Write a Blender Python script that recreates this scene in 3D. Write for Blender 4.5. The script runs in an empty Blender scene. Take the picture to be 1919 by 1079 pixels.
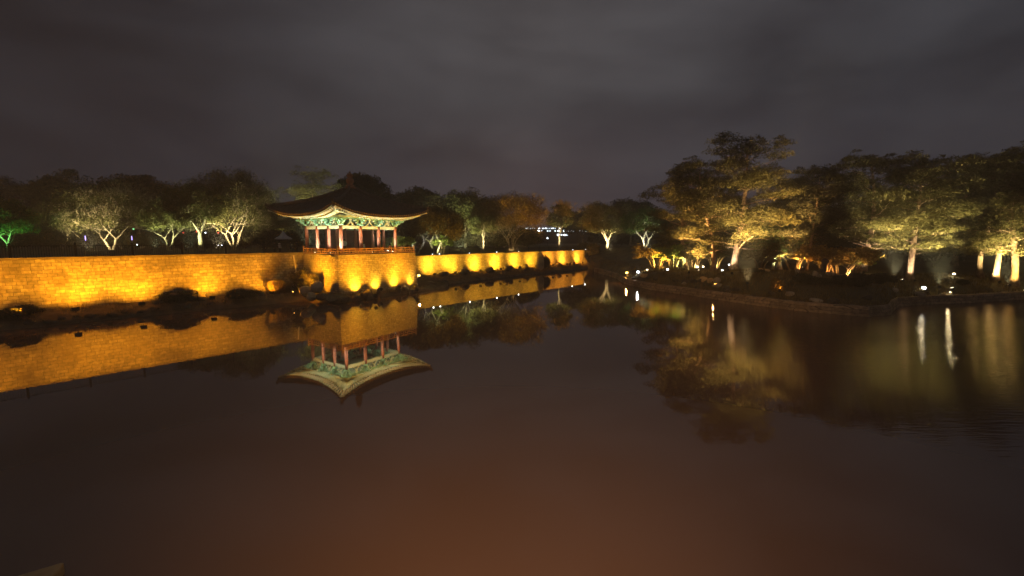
import bpy, math, random
import numpy as np
from mathutils import Vector, Matrix

SC = bpy.context.scene
COL = SC.collection
R = math.radians
PI = math.pi

# ------------------------------------------------------------------ camera, world, sun, exposure
CAM_H = 7.2
PITCH = math.atan(89.5 / 800.0)
cam_d = bpy.data.cameras.new('camera')
cam_d.lens = 800.0 / 1919.0 * 36.0
cam_d.clip_end = 5000
cam = bpy.data.objects.new('camera', cam_d)
cam.location = (0, 0, CAM_H)
cam.rotation_euler = (R(90) - PITCH, 0, 0)
COL.objects.link(cam)
SC.camera = cam
SC.view_settings.view_transform = 'Standard'
SC.view_settings.look = 'None'
SC.view_settings.exposure = 0
SC.view_settings.gamma = 1
SC.cycles.max_bounces = 6
SC.cycles.diffuse_bounces = 2
SC.cycles.glossy_bounces = 3
SC.cycles.transmission_bounces = 2
SC.cycles.sample_clamp_indirect = 4
SC.cycles.caustics_reflective = False
SC.cycles.caustics_refractive = False
SC.cycles.use_light_tree = True


def nodes_of(nt):
    nt.nodes.clear()
    return nt.nodes, nt.links


w = bpy.data.worlds.new('World')
SC.world = w
w.use_nodes = True
N, L = nodes_of(w.node_tree)
out = N.new('ShaderNodeOutputWorld')
bg = N.new('ShaderNodeBackground')
bg.inputs['Strength'].default_value = 0.96
L.new(bg.outputs[0], out.inputs[0])
tc = N.new('ShaderNodeTexCoord')
mp = N.new('ShaderNodeMapping'); mp.inputs['Scale'].default_value = (1.0, 1.0, 2.6); mp.inputs['Location'].default_value = (0.35, 1.2, 0.1)
L.new(tc.outputs['Generated'], mp.inputs[0])
nz = N.new('ShaderNodeTexNoise'); nz.inputs['Scale'].default_value = 2.1; nz.inputs['Detail'].default_value = 6; nz.inputs['Roughness'].default_value = 0.5
nz.inputs['Distortion'].default_value = 0.3
L.new(mp.outputs[0], nz.inputs['Vector'])
rp = N.new('ShaderNodeValToRGB')
rp.color_ramp.elements[0].position = 0.3; rp.color_ramp.elements[0].color = (0.029, 0.026, 0.030, 1)
rp.color_ramp.elements[1].position = 0.72; rp.color_ramp.elements[1].color = (0.085, 0.081, 0.086, 1)
L.new(nz.outputs['Fac'], rp.inputs[0])
# a purple-brown city glow low on the far horizon, dimmer to the left
sep = N.new('ShaderNodeSeparateXYZ'); L.new(tc.outputs['Generated'], sep.inputs[0])
mr = N.new('ShaderNodeMapRange'); mr.inputs['From Min'].default_value = 0.30; mr.inputs['From Max'].default_value = 0.0
mr.inputs['To Min'].default_value = 0; mr.inputs['To Max'].default_value = 0.75
L.new(sep.outputs['Z'], mr.inputs['Value'])
mx = N.new('ShaderNodeMix'); mx.data_type = 'RGBA'
L.new(mr.outputs[0], mx.inputs['Factor']); L.new(rp.outputs[0], mx.inputs['A'])
hr = N.new('ShaderNodeValToRGB')
hr.color_ramp.elements[0].position = 0.12; hr.color_ramp.elements[0].color = (0.036, 0.030, 0.037, 1)
hr.color_ramp.elements[1].position = 0.52; hr.color_ramp.elements[1].color = (0.076, 0.052, 0.061, 1)
e = hr.color_ramp.elements.new(0.95); e.color = (0.046, 0.045, 0.053, 1)
mrx = N.new('ShaderNodeMapRange'); mrx.inputs['From Min'].default_value = -1; mrx.inputs['From Max'].default_value = 1
L.new(sep.outputs['X'], mrx.inputs['Value']); L.new(mrx.outputs[0], hr.inputs[0])
L.new(hr.outputs[0], mx.inputs['B'])
# dimmer towards the sides, where there is no town below the clouds
az = N.new('ShaderNodeValToRGB')
az.color_ramp.elements[0].position = 0.05; az.color_ramp.elements[0].color = (0.34, 0.36, 0.42, 1)
az.color_ramp.elements[1].position = 0.52; az.color_ramp.elements[1].color = (1.0, 0.98, 0.98, 1)
e = az.color_ramp.elements.new(0.95); e.color = (0.66, 0.70, 0.78, 1)
e = az.color_ramp.elements.new(0.22); e.color = (0.55, 0.56, 0.62, 1)
L.new(mrx.outputs[0], az.inputs[0])
mz = N.new('ShaderNodeMix'); mz.data_type = 'RGBA'; mz.blend_type = 'MULTIPLY'; mz.inputs['Factor'].default_value = 1
L.new(mx.outputs['Result'], mz.inputs['A']); L.new(az.outputs[0], mz.inputs['B'])
L.new(mz.outputs['Result'], bg.inputs['Color'])

sun_d = bpy.data.lights.new('moonlight', 'SUN'); sun_d.energy = 0.03; sun_d.angle = R(12); sun_d.color = (0.8, 0.85, 1.0)
sun = bpy.data.objects.new('moonlight', sun_d); sun.rotation_euler = (R(35), 0, R(-25)); COL.objects.link(sun)


def at(px, py, Y):
    """World point seen at photo pixel (px,py) at forward distance Y."""
    a = (px - 959.5) / 800.0; b = (539.5 - py) / 800.0
    c, s = math.cos(PITCH), math.sin(PITCH)
    dy = c + b * s; dz = -s + b * c
    k = Y / dy
    return Vector((a * k, Y, CAM_H + dz * k))


# ------------------------------------------------------------------ helpers
def tag(o, label=None, cat=None, group=None, kind=None):
    if label: o['label'] = label
    if cat: o['category'] = cat
    if group: o['group'] = group
    if kind: o['kind'] = kind
    return o


def empty(name, loc, rz=0.0, label=None, cat=None, group=None):
    o = bpy.data.objects.new(name, None)
    o.empty_display_size = 0.3
    o.location = loc; o.rotation_euler = (0, 0, rz)
    COL.objects.link(o)
    return tag(o, label, cat, group)


def copy_tree(o, parent=None, **kw):
    c = o.copy(); COL.objects.link(c)
    if parent: c.parent = parent
    for ch in o.children:
        copy_tree(ch, c)
    return c


class MB:
    def __init__(s):
        s.v = []; s.f = []; s.qs = []

    def box(s, c, size, m=None):
        x, y, z = c; a, b, d = size[0] / 2, size[1] / 2, size[2] / 2
        n = len(s.v)
        for dz in (-d, d):
            for dx, dy in ((-a, -b), (a, -b), (a, b), (-a, b)):
                p = Vector((dx, dy, dz))
                if m is not None: p = m @ p
                s.v.append((x + p.x, y + p.y, z + p.z))
        s.f += [(n, n + 3, n + 2, n + 1), (n + 4, n + 5, n + 6, n + 7), (n, n + 1, n + 5, n + 4), (n + 1, n + 2, n + 6, n + 5), (n + 2, n + 3, n + 7, n + 6), (n + 3, n, n + 4, n + 7)]
        return s

    def tube(s, pts, rad, sides=6, cap=True):
        pts = [Vector(p) for p in pts]
        if not hasattr(rad, '__len__'): rad = [rad] * len(pts)
        n0 = len(s.v)
        prev = None
        for i, p in enumerate(pts):
            d = (pts[min(i + 1, len(pts) - 1)] - pts[max(i - 1, 0)])
            if d.length < 1e-9: d = Vector((0, 0, 1))
            d.normalize()
            a = prev if prev is not None else (Vector((1, 0, 0)) if abs(d.x) < 0.9 else Vector((0, 1, 0)))
            a = (a - d * a.dot(d))
            if a.length < 1e-6: a = d.orthogonal()
            a.normalize(); b = d.cross(a); prev = a
            for k in range(sides):
                t = 2 * PI * k / sides
                q = p + (a * math.cos(t) + b * math.sin(t)) * rad[i]
                s.v.append((q.x, q.y, q.z))
        for i in range(len(pts) - 1):
            for k in range(sides):
                k2 = (k + 1) % sides
                s.f.append((n0 + i * sides + k, n0 + i * sides + k2, n0 + (i + 1) * sides + k2, n0 + (i + 1) * sides + k))
        if cap:
            s.f.append(tuple(n0 + k for k in reversed(range(sides))))
            s.f.append(tuple(n0 + (len(pts) - 1) * sides + k for k in range(sides)))
        return s

    def lathe(s, prof, c=(0, 0, 0), sides=16, sx=1, sy=1):
        n0 = len(s.v)
        for r, z in prof:
            for k in range(sides):
                t = 2 * PI * k / sides
                s.v.append((c[0] + r * math.cos(t) * sx, c[1] + r * math.sin(t) * sy, c[2] + z))
        for i in range(len(prof) - 1):
            for k in range(sides):
                k2 = (k + 1) % sides
                s.f.append((n0 + i * sides + k, n0 + i * sides + k2, n0 + (i + 1) * sides + k2, n0 + (i + 1) * sides + k))
        s.f.append(tuple(n0 + k for k in reversed(range(sides))))
        s.f.append(tuple(n0 + (len(prof) - 1) * sides + k for k in range(sides)))
        return s

    def grid(s, rows):
        n0 = len(s.v); m = len(rows[0])
        for r in rows:
            for p in r: s.v.append(tuple(p))
        for i in range(len(rows) - 1):
            for j in range(m - 1):
                s.f.append((n0 + i * m + j, n0 + i * m + j + 1, n0 + (i + 1) * m + j + 1, n0 + (i + 1) * m + j))
        return s

    def poly(s, pts):
        n0 = len(s.v)
        for p in pts: s.v.append(tuple(p))
        s.f.append(tuple(range(n0, n0 + len(pts))))
        return s

    def prism(s, outline, h0, h1, axis=None):
        """outline: list of 3-D points (a planar loop); extruded along vector axis*(h0..h1)."""
        ax = Vector(axis) if axis is not None else Vector((0, 0, 1))
        n = len(outline); n0 = len(s.v)
        for h in (h0, h1):
            for p in outline:
                q = Vector(p) + ax * h
                s.v.append((q.x, q.y, q.z))
        s.f.append(tuple(n0 + k for k in reversed(range(n))))
        s.f.append(tuple(n0 + n + k for k in range(n)))
        for k in range(n):
            k2 = (k + 1) % n
            s.f.append((n0 + k, n0 + k2, n0 + n + k2, n0 + n + k))
        return s

    def build(s, name, mat, parent=None, smooth=False, loc=None, rz=None):
        me = bpy.data.meshes.new(name)
        me.from_pydata(s.v, [], s.f)
        if mat: me.materials.append(mat)
        if smooth: me.polygons.foreach_set('use_smooth', [True] * len(me.polygons))
        me.update()
        o = bpy.data.objects.new(name, me)
        if parent: o.parent = parent
        if loc is not None: o.location = loc
        if rz is not None: o.rotation_euler = (0, 0, rz)
        COL.objects.link(o)
        return o


def quads_obj(name, q, mat, parent=None):
    """q: numpy (n,4,3) separate quads -> one mesh, quickly."""
    n = q.shape[0]
    me = bpy.data.meshes.new(name)
    me.vertices.add(n * 4); me.vertices.foreach_set('co', q.reshape(-1).astype(np.float32))
    me.loops.add(n * 4); me.loops.foreach_set('vertex_index', np.arange(n * 4, dtype=np.int32))
    me.polygons.add(n); me.polygons.foreach_set('loop_start', np.arange(0, n * 4, 4, dtype=np.int32))
    me.update(calc_edges=True)
    me.materials.append(mat)
    o = bpy.data.objects.new(name, me)
    if parent: o.parent = parent
    COL.objects.link(o)
    return o


ORD = ['first', 'second', 'third', 'fourth', 'fifth', 'sixth', 'seventh', 'eighth', 'ninth', 'tenth', 'eleventh', 'twelfth', 'thirteenth', 'fourteenth', 'fifteenth', 'sixteenth', 'seventeenth', 'eighteenth', 'nineteenth', 'twentieth']


# ------------------------------------------------------------------ materials
def mat(name, color, rough=0.8, var=None, scale=3.0, bump=0.0, bscale=None, metal=0.0, coord='Object', spec=0.3):
    m = bpy.data.materials.new(name); m.use_nodes = True
    N, L = nodes_of(m.node_tree)
    o = N.new('ShaderNodeOutputMaterial'); b = N.new('ShaderNodeBsdfPrincipled')
    L.new(b.outputs[0], o.inputs[0])
    b.inputs['Base Color'].default_value = (*color, 1); b.inputs['Roughness'].default_value = rough
    b.inputs['Metallic'].default_value = metal; b.inputs['Specular IOR Level'].default_value = spec
    tc = N.new('ShaderNodeTexCoord')
    if var:
        n = N.new('ShaderNodeTexNoise'); n.inputs['Scale'].default_value = scale; n.inputs['Detail'].default_value = 5
        L.new(tc.outputs[coord], n.inputs['Vector'])
        r = N.new('ShaderNodeValToRGB')
        r.color_ramp.elements[0].position = 0.32; r.color_ramp.elements[0].color = (*color, 1)
        r.color_ramp.elements[1].position = 0.68; r.color_ramp.elements[1].color = (*var, 1)
        L.new(n.outputs['Fac'], r.inputs[0]); L.new(r.outputs[0], b.inputs['Base Color'])
    if bump:
        n2 = N.new('ShaderNodeTexNoise'); n2.inputs['Scale'].default_value = bscale or scale * 3; n2.inputs['Detail'].default_value = 6
        L.new(tc.outputs[coord], n2.inputs['Vector'])
        bp = N.new('ShaderNodeBump'); bp.inputs['Strength'].default_value = bump; bp.inputs['Distance'].default_value = 0.1
        L.new(n2.outputs['Fac'], bp.inputs['Height']); L.new(bp.outputs[0], b.inputs['Normal'])
    return m


def leaf_mat(name, c1, c2, transl=0.35):
    m = bpy.data.materials.new(name); m.use_nodes = True
    N, L = nodes_of(m.node_tree)
    o = N.new('ShaderNodeOutputMaterial'); d = N.new('ShaderNodeBsdfDiffuse'); t = N.new('ShaderNodeBsdfTranslucent'); ms = N.new('ShaderNodeMixShader')
    ms.inputs[0].default_value = transl
    tc = N.new('ShaderNodeTexCoord'); n = N.new('ShaderNodeTexNoise'); n.inputs['Scale'].default_value = 0.7; n.inputs['Detail'].default_value = 4
    L.new(tc.outputs['Object'], n.inputs['Vector'])
    g = N.new('ShaderNodeNewGeometry')
    ad = N.new('ShaderNodeMath'); ad.operation = 'MULTIPLY_ADD'; ad.inputs[1].default_value = 0.5; 
    L.new(g.outputs['Random Per Island'], ad.inputs[0]); 
    sb = N.new('ShaderNodeMath'); sb.operation = 'SUBTRACT'; sb.inputs[1].default_value = 0.25
    L.new(n.outputs['Fac'], sb.inputs[0]); L.new(sb.outputs[0], ad.inputs[2])
    r = N.new('ShaderNodeValToRGB'); r.color_ramp.elements[0].position = 0.25; r.color_ramp.elements[0].color = (*c1, 1)
    r.color_ramp.elements[1].position = 0.75; r.color_ramp.elements[1].color = (*c2, 1)
    L.new(ad.outputs[0], r.inputs[0]); L.new(r.outputs[0], d.inputs[0]); L.new(r.outputs[0], t.inputs[0])
    L.new(d.outputs[0], ms.inputs[1]); L.new(t.outputs[0], ms.inputs[2]); L.new(ms.outputs[0], o.inputs[0])
    return m


def emit_mat(name, color, strength):
    m = bpy.data.materials.new(name); m.use_nodes = True
    N, L = nodes_of(m.node_tree)
    o = N.new('ShaderNodeOutputMaterial'); e = N.new('ShaderNodeEmission')
    e.inputs[0].default_value = (*color, 1); e.inputs[1].default_value = strength
    L.new(e.outputs[0], o.inputs[0])
    return m


def stone_block_mat(name, base, dark, bw=0.55, bh=0.21):
    m = bpy.data.materials.new(name); m.use_nodes = True
    N, L = nodes_of(m.node_tree)
    o = N.new('ShaderNodeOutputMaterial'); b = N.new('ShaderNodeBsdfPrincipled'); L.new(b.outputs[0], o.inputs[0])
    b.inputs['Roughness'].default_value = 0.9; b.inputs['Specular IOR Level'].default_value = 0.2
    tc = N.new('ShaderNodeTexCoord'); sp = N.new('ShaderNodeSeparateXYZ'); L.new(tc.outputs['Object'], sp.inputs[0])
    # wobble so that courses are not ruler straight
    nw = N.new('ShaderNodeTexNoise'); nw.inputs['Scale'].default_value = 0.9; L.new(tc.outputs['Object'], nw.inputs['Vector'])
    s1 = N.new('ShaderNodeMath'); s1.operation = 'ADD'; L.new(sp.outputs['X'], s1.inputs[0]); L.new(sp.outputs['Y'], s1.inputs[1])
    s2 = N.new('ShaderNodeMath'); s2.operation = 'MULTIPLY_ADD'; s2.inputs[1].default_value = 0.12
    L.new(nw.outputs['Fac'], s2.inputs[0]); L.new(sp.outputs['Z'], s2.inputs[2])
    cb = N.new('ShaderNodeCombineXYZ'); L.new(s1.outputs[0], cb.inputs[0]); L.new(s2.outputs[0], cb.inputs[1])
    br = N.new('ShaderNodeTexBrick')
    br.inputs['Scale'].default_value = 1.0; br.inputs['Brick Width'].default_value = bw; br.inputs['Row Height'].default_value = bh
    br.inputs['Mortar Size'].default_value = 0.019; br.inputs['Mortar Smooth'].default_value = 0.3; br.inputs['Bias'].default_value = 0.0
    br.offset = 0.43; br.squash = 1.25; br.squash_frequency = 3
    br.inputs['Color1'].default_value = (*base, 1); br.inputs['Color2'].default_value = (*[c * 0.62 for c in base], 1); br.inputs['Mortar'].default_value = (*[c * 0.30 for c in base], 1)
    L.new(cb.outputs[0], br.inputs['Vector'])
    n = N.new('ShaderNodeTexNoise'); n.inputs['Scale'].default_value = 0.33; n.inputs['Detail'].default_value = 6; n.inputs['Roughness'].default_value = 0.65
    L.new(tc.outputs['Object'], n.inputs['Vector'])
    r = N.new('ShaderNodeValToRGB'); r.color_ramp.elements[0].position = 0.47; r.color_ramp.elements[0].color = (0, 0, 0, 1)
    r.color_ramp.elements[1].position = 0.68; r.color_ramp.elements[1].color = (0.9, 0.9, 0.9, 1)
    L.new(n.outputs['Fac'], r.inputs[0])
    n3 = N.new('ShaderNodeTexNoise'); n3.inputs['Scale'].default_value = 3.5; n3.inputs['Detail'].default_value = 5; L.new(tc.outputs['Object'], n3.inputs['Vector'])
    r3 = N.new('ShaderNodeMapRange'); r3.inputs['From Min'].default_value = 0.3; r3.inputs['From Max'].default_value = 0.7; r3.inputs['To Min'].default_value = 0.55; r3.inputs['To Max'].default_value = 1.15
    L.new(n3.outputs['Fac'], r3.inputs['Value'])
    mm = N.new('ShaderNodeMix'); mm.data_type = 'RGBA'; mm.blend_type = 'MULTIPLY'; mm.inputs['Factor'].default_value = 1
    L.new(br.outputs['Color'], mm.inputs['A']); L.new(r3.outputs[0], mm.inputs['B'])
    mx = N.new('ShaderNodeMix'); mx.data_type = 'RGBA'; L.new(r.outputs[0], mx.inputs['Factor']); L.new(mm.outputs['Result'], mx.inputs['A']); mx.inputs['B'].default_value = (*dark, 1)
    L.new(mx.outputs['Result'], b.inputs['Base Color'])
    ht = N.new('ShaderNodeMath'); ht.operation = 'SUBTRACT'; L.new(n3.outputs['Fac'], ht.inputs[0]); L.new(br.outputs['Fac'], ht.inputs[1])
    bp = N.new('ShaderNodeBump'); bp.inputs['Strength'].default_value = 0.7; bp.inputs['Distance'].default_value = 0.03
    L.new(ht.outputs[0], bp.inputs['Height']); L.new(bp.outputs[0], b.inputs['Normal'])
    return m


M = {}
M['wall'] = stone_block_mat('wall_stone', (0.40, 0.34, 0.25), (0.10, 0.075, 0.045), 0.62, 0.31)
M['platform'] = stone_block_mat('platform_stone', (0.42, 0.36, 0.27), (0.26, 0.21, 0.15), 0.62, 0.24)
M['cope'] = mat('coping_stone', (0.14, 0.12, 0.09), 0.9, (0.22, 0.19, 0.14), 1.5, 0.4)
M['rock'] = mat('boulder_stone', (0.22, 0.18, 0.13), 0.9, (0.40, 0.34, 0.25), 1.3, 0.7, 5)
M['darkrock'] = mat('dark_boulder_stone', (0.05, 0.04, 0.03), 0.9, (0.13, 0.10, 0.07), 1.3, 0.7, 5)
M['bank'] = mat('bank_earth', (0.08, 0.055, 0.03), 0.95, (0.16, 0.115, 0.065), 1.2, 0.9, 6)
M['ground'] = mat('park_grass', (0.075, 0.062, 0.03), 0.95, (0.13, 0.105, 0.055), 0.35, 0.8, 8)
M['bark'] = mat('grey_bark', (0.12, 0.10, 0.07), 0.9, (0.30, 0.26, 0.19), 2.5, 0.9, 9)
M['pinebark'] = mat('pine_bark', (0.14, 0.08, 0.05), 0.9, (0.36, 0.24, 0.16), 2.2, 1.0, 7)
M['stembark'] = mat('brown_stems', (0.10, 0.065, 0.035), 0.9, (0.17, 0.115, 0.065), 3)
M['darkbark'] = mat('dark_stems', (0.04, 0.03, 0.02), 0.9, (0.07, 0.05, 0.035), 3)
M['leaf_pine'] = leaf_mat('pine_needles', (0.075, 0.066, 0.026), (0.18, 0.15, 0.06), 0.35)
M['leaf_green'] = leaf_mat('green_leaves', (0.05, 0.085, 0.025), (0.11, 0.15, 0.045), 0.4)
M['leaf_olive'] = leaf_mat('olive_leaves', (0.075, 0.080, 0.030), (0.14, 0.135, 0.055), 0.35)
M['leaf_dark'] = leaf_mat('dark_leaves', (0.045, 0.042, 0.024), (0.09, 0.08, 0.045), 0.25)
M['leaf_amber'] = leaf_mat('amber_maple_leaves', (0.20, 0.13, 0.04), (0.36, 0.25, 0.08), 0.5)
M['leaf_lime'] = leaf_mat('yellow_green_leaves', (0.14, 0.18, 0.04), (0.30, 0.34, 0.08), 0.5)
M['leaf_autumn'] = leaf_mat('autumn_leaves', (0.12, 0.085, 0.035), (0.20, 0.145, 0.06), 0.4)
M['twig'] = mat('twigs', (0.16, 0.135, 0.09), 0.9, (0.22, 0.19, 0.13), 2)
M['column'] = mat('red_painted_wood', (0.34, 0.12, 0.085), 0.6, (0.42, 0.16, 0.11), 2.0, 0.1)
M['darkred'] = mat('dark_red_wood', (0.16, 0.045, 0.03), 0.7, (0.20, 0.06, 0.04), 2.0)
M['jade'] = mat('jade_green_paint', (0.16, 0.36, 0.24), 0.6, (0.26, 0.48, 0.34), 2.5, 0.1)
M['mint'] = mat('pale_mint_paint', (0.50, 0.62, 0.46), 0.6, (0.60, 0.66, 0.52), 2.5)
M['deepgreen'] = mat('deep_green_paint', (0.05, 0.19, 0.13), 0.6, (0.08, 0.25, 0.17), 2.5)
M['cream'] = mat('cream_painted_wood', (0.48, 0.43, 0.28), 0.6, (0.56, 0.50, 0.34), 2.5)
M['soffit'] = mat('soffit_boards', (0.07, 0.10, 0.065), 0.8, (0.10, 0.13, 0.085), 2)
M['rafter'] = mat('pale_green_rafter', (0.40, 0.46, 0.29), 0.6, (0.46, 0.50, 0.34), 2.5)
M['tile'] = mat('dark_roof_tile', (0.075, 0.052, 0.042), 0.7, (0.13, 0.095, 0.075), 3.0, 0.3)
M['tileend'] = mat('tile_ends', (0.16, 0.13, 0.10), 0.8, (0.22, 0.18, 0.14), 5.0)
M['finial'] = mat('finial_clay', (0.22, 0.11, 0.06), 0.7, (0.30, 0.16, 0.09), 4)
M['rail'] = mat('brown_rail_wood', (0.30, 0.17, 0.09), 0.7, (0.40, 0.24, 0.13), 3)
M['floorwood'] = mat('floor_wood', (0.14, 0.08, 0.05), 0.7, (0.2, 0.12, 0.08), 2)
M['metal'] = mat('dark_metal', (0.03, 0.028, 0.026), 0.5, metal=0.6)
M['fence'] = mat('fence_metal', (0.035, 0.030, 0.028), 0.6, metal=0.3)
M['pipe'] = mat('drain_pipe', (0.55, 0.50, 0.42), 0.6)
M['skin'] = mat('skin', (0.55, 0.36, 0.26), 0.6)
M['hair'] = mat('black_hair', (0.02, 0.015, 0.012), 0.6)
M['coat_dark'] = mat('dark_coat', (0.04, 0.04, 0.05), 0.8)
M['coat_white'] = mat('white_coat', (0.62, 0.60, 0.58), 0.8)
M['coat_orange'] = mat('orange_coat', (0.55, 0.25, 0.06), 0.8)
M['trousers'] = mat('dark_trousers', (0.04, 0.035, 0.035), 0.9)
M['tent'] = mat('white_tent_cloth', (0.55, 0.52, 0.50), 0.8)
M['build'] = mat('far_building_wall', (0.05, 0.05, 0.048), 0.9)
M['tanstone'] = mat('tan_stone', (0.40, 0.27, 0.13), 0.85, (0.50, 0.35, 0.18), 2.5, 0.4)
M['e_white'] = emit_mat('cool_white_lens', (0.85, 0.92, 1.0), 14)
M['e_warm'] = emit_mat('warm_white_lens', (1.0, 0.80, 0.50), 12)
M['e_orange'] = emit_mat('orange_lens', (1.0, 0.50, 0.10), 14)
M['e_far'] = emit_mat('far_window_light', (0.80, 0.92, 1.0), 8)
M['e_cool'] = emit_mat('cool_lens', (0.78, 0.88, 1.0), 6)
M['e_fardim'] = emit_mat('far_window_dim', (0.75, 0.9, 1.0), 2.0)
M['e_violet'] = emit_mat('violet_light', (0.45, 0.35, 1.0), 3)
M['e_red'] = emit_mat('red_light', (1.0, 0.10, 0.06), 2.5)
M['e_green'] = emit_mat('green_light', (0.3, 0.9, 0.35), 1.2)

# water
m = bpy.data.materials.new('pond_water'); m.use_nodes = True; M['water'] = m
N, L = nodes_of(m.node_tree)
o = N.new('ShaderNodeOutputMaterial'); ms = N.new('ShaderNodeMixShader'); gl = N.new('ShaderNodeBsdfGlossy'); df = N.new('ShaderNodeBsdfDiffuse'); fr = N.new('ShaderNodeFresnel')
fr.inputs['IOR'].default_value = 2.1
df.inputs[0].default_value = (0.165, 0.09, 0.058, 1)
gl.inputs[0].default_value = (0.97, 0.93, 0.88, 1)
tc = N.new('ShaderNodeTexCoord'); sp = N.new('ShaderNodeSeparateXYZ'); L.new(tc.outputs['Object'], sp.inputs[0])
rx = N.new('ShaderNodeMapRange'); rx.interpolation_type = 'SMOOTHSTEP'; rx.inputs['From Min'].default_value = 14; rx.inputs['From Max'].default_value = 36
rx.inputs['To Min'].default_value = 0.004; rx.inputs['To Max'].default_value = 0.045
L.new(sp.outputs['X'], rx.inputs['Value']); L.new(rx.outputs[0], gl.inputs['Roughness'])
wv = N.new('ShaderNodeTexNoise'); wv.inputs['Scale'].default_value = 1.6; wv.inputs['Detail'].default_value = 3
mpw = N.new('ShaderNodeMapping'); mpw.inputs['Scale'].default_value = (0.55, 3.2, 1); L.new(tc.outputs['Object'], mpw.inputs[0]); L.new(mpw.outputs[0], wv.inputs['Vector'])
ry = N.new('ShaderNodeMapRange'); ry.interpolation_type = 'SMOOTHSTEP'; ry.inputs['From Min'].default_value = 10; ry.inputs['From Max'].default_value = 34
ry.inputs['To Min'].default_value = 0.004; ry.inputs['To Max'].default_value = 0.30
L.new(sp.outputs['X'], ry.inputs['Value'])
bp = N.new('ShaderNodeBump'); bp.inputs['Distance'].default_value = 0.12
L.new(ry.outputs[0], bp.inputs['Strength']); L.new(wv.outputs['Fac'], bp.inputs['Height'])
L.new(bp.outputs[0], gl.inputs['Normal'])
L.new(fr.outputs[0], ms.inputs[0]); L.new(df.outputs[0], ms.inputs[1]); L.new(gl.outputs[0], ms.inputs[2]); L.new(ms.outputs[0], o.inputs[0])

# ------------------------------------------------------------------ terrain and water
A0 = Vector((-95.0, -21.5)); A1 = Vector((-26.5, 54.3))          # left wall line (its face)
DR = Vector((0.533, 0.846)); DL = Vector((-0.846, 0.533))          # directions of the pavilion's two seen sides
PC = Vector((-20.6, 50.6))                                         # nearest corner of its stone platform
PR = PC + DR * 12.65                                               # right corner
PL = PC + DL * 7.0
B0 = Vector((-18.2, 70.2)); B1 = Vector((19.5, 115.0))             # right wall line
UA = (A1 - A0).normalized(); NA = Vector((UA.y, -UA.x))
UB = (B1 - B0).normalized(); NB = Vector((UB.y, -UB.x))
Z_LEFT, Z_RIGHT, Z_PLAT = 5.55, 4.45, 5.43
# front edge of the land as seen from the camera: (x, y, z)
FRONT = [(-120, -35, 5.3), (-95.4, -21.2, 5.3), (-60, 17.6, 5.3), (-43.6, 36, 5.3), (-27.0, 54.9, 5.3), (-23.5, 62, 5.2), (-18.6, 70.6, 4.25), (0, 93.0, 4.25), (18.8, 115.2, 4.25), (19.6, 113, 2.0),
         (19.2, 98, 0.85), (20.2, 82, 0.85), (19.0, 70, 0.85), (20.6, 62, 0.85), (24.0, 55.0, 0.85), (26.2, 49.5, 0.85), (29.4, 43.6, 0.85), (33.6, 40.2, 0.85), (36.6, 41.2, 0.85), (40.0, 44.6, 0.85), (42.3, 46.6, 0.85), (46.5, 48, 0.85),
         (53, 49.3, 0.85), (62, 52, 0.85), (78, 55, 0.85), (110, 60, 0.85), (150, 50, 0.85)]
FB = [math.atan2(p[0], p[1]) for p in FRONT]
assert all(FB[i] < FB[i + 1] for i in range(len(FB) - 1)), FB
FRHO = [math.hypot(p[0], p[1]) for p in FRONT]
HILLS = [(30.5, 53, 6.0, 1.25), (35.0, 47.5, 4.2, 1.15), (25, 62, 7, 0.5)]


def sm(t):
    t = max(0.0, min(1.0, t)); return t * t * (3 - 2 * t)


def front_at(b):
    # intersection of the bearing ray with the front polyline
    for i in range(len(FB) - 1):
        if FB[i] <= b <= FB[i + 1]:
            p, q = FRONT[i], FRONT[i + 1]
            dx, dy = math.sin(b), math.cos(b)
            ex, ey = q[0] - p[0], q[1] - p[1]
            den = ex * dy - ey * dx
            t = (dx * p[1] - dy * p[0]) / den if abs(den) > 1e-9 else 0
            t = -t if False else t
            # solve p + t e = rho * d
            t = (p[1] * dx - p[0] * dy) / (ex * dy - ey * dx) if abs(ex * dy - ey * dx) > 1e-9 else 0
            t = max(0, min(1, t))
            x, y = p[0] + ex * t, p[1] + ey * t
            return math.hypot(x, y), p[2] + (q[2] - p[2]) * t
    return (FRHO[0], 5.3) if b < FB[0] else (FRHO[-1], 0.85)


def gz(x, y):
    b = math.atan2(x, y); rho = math.hypot(x, y)
    r0, z0 = front_at(b)
    d = rho - r0
    Ls = 25 if z0 > 3 else 55
    z = z0 + (5.3 - z0) * sm(d / Ls) + (1.0 * sm(d / 5) if z0 < 1.5 else 0) * (1 - sm(d / 60))
    for (hx, hy, hr, ha) in HILLS:
        z += ha * math.exp(-((x - hx) ** 2 + (y - hy) ** 2) / (hr * hr)) * sm(d / 3.0)
    z += 0.10 * math.sin(x * 0.31 + 1) * math.cos(y * 0.27) * sm(d / 8)
    return z


g = MB()
bear = []
for i in range(len(FB) - 1):
    n = max(2, int(math.dist(FRONT[i][:2], FRONT[i + 1][:2]) / 1.5))
    n = min(n, 30)
    for k in range(n): bear.append(FB[i] + (FB[i + 1] - FB[i]) * k / n)
bear.append(FB[-1])
offs = [0, 0.6, 1.3, 2.2, 3.2, 4.4, 5.8, 7.5, 9.5, 12, 15, 19, 24, 30, 38, 50, 66, 90, 130, 200, 350, 700, 1500, 2600]
rows = []
for b in bear:
    r0, z0 = front_at(b)
    row = [(math.sin(b) * r0, math.cos(b) * r0, -1.5)]
    for d in offs:
        x, y = math.sin(b) * (r0 + d), math.cos(b) * (r0 + d)
        row.append((x, y, gz(x, y)))
    rows.append(row)
g.grid(rows)
tag(g.build('park_ground', M['ground'], smooth=True), kind='structure')

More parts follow.
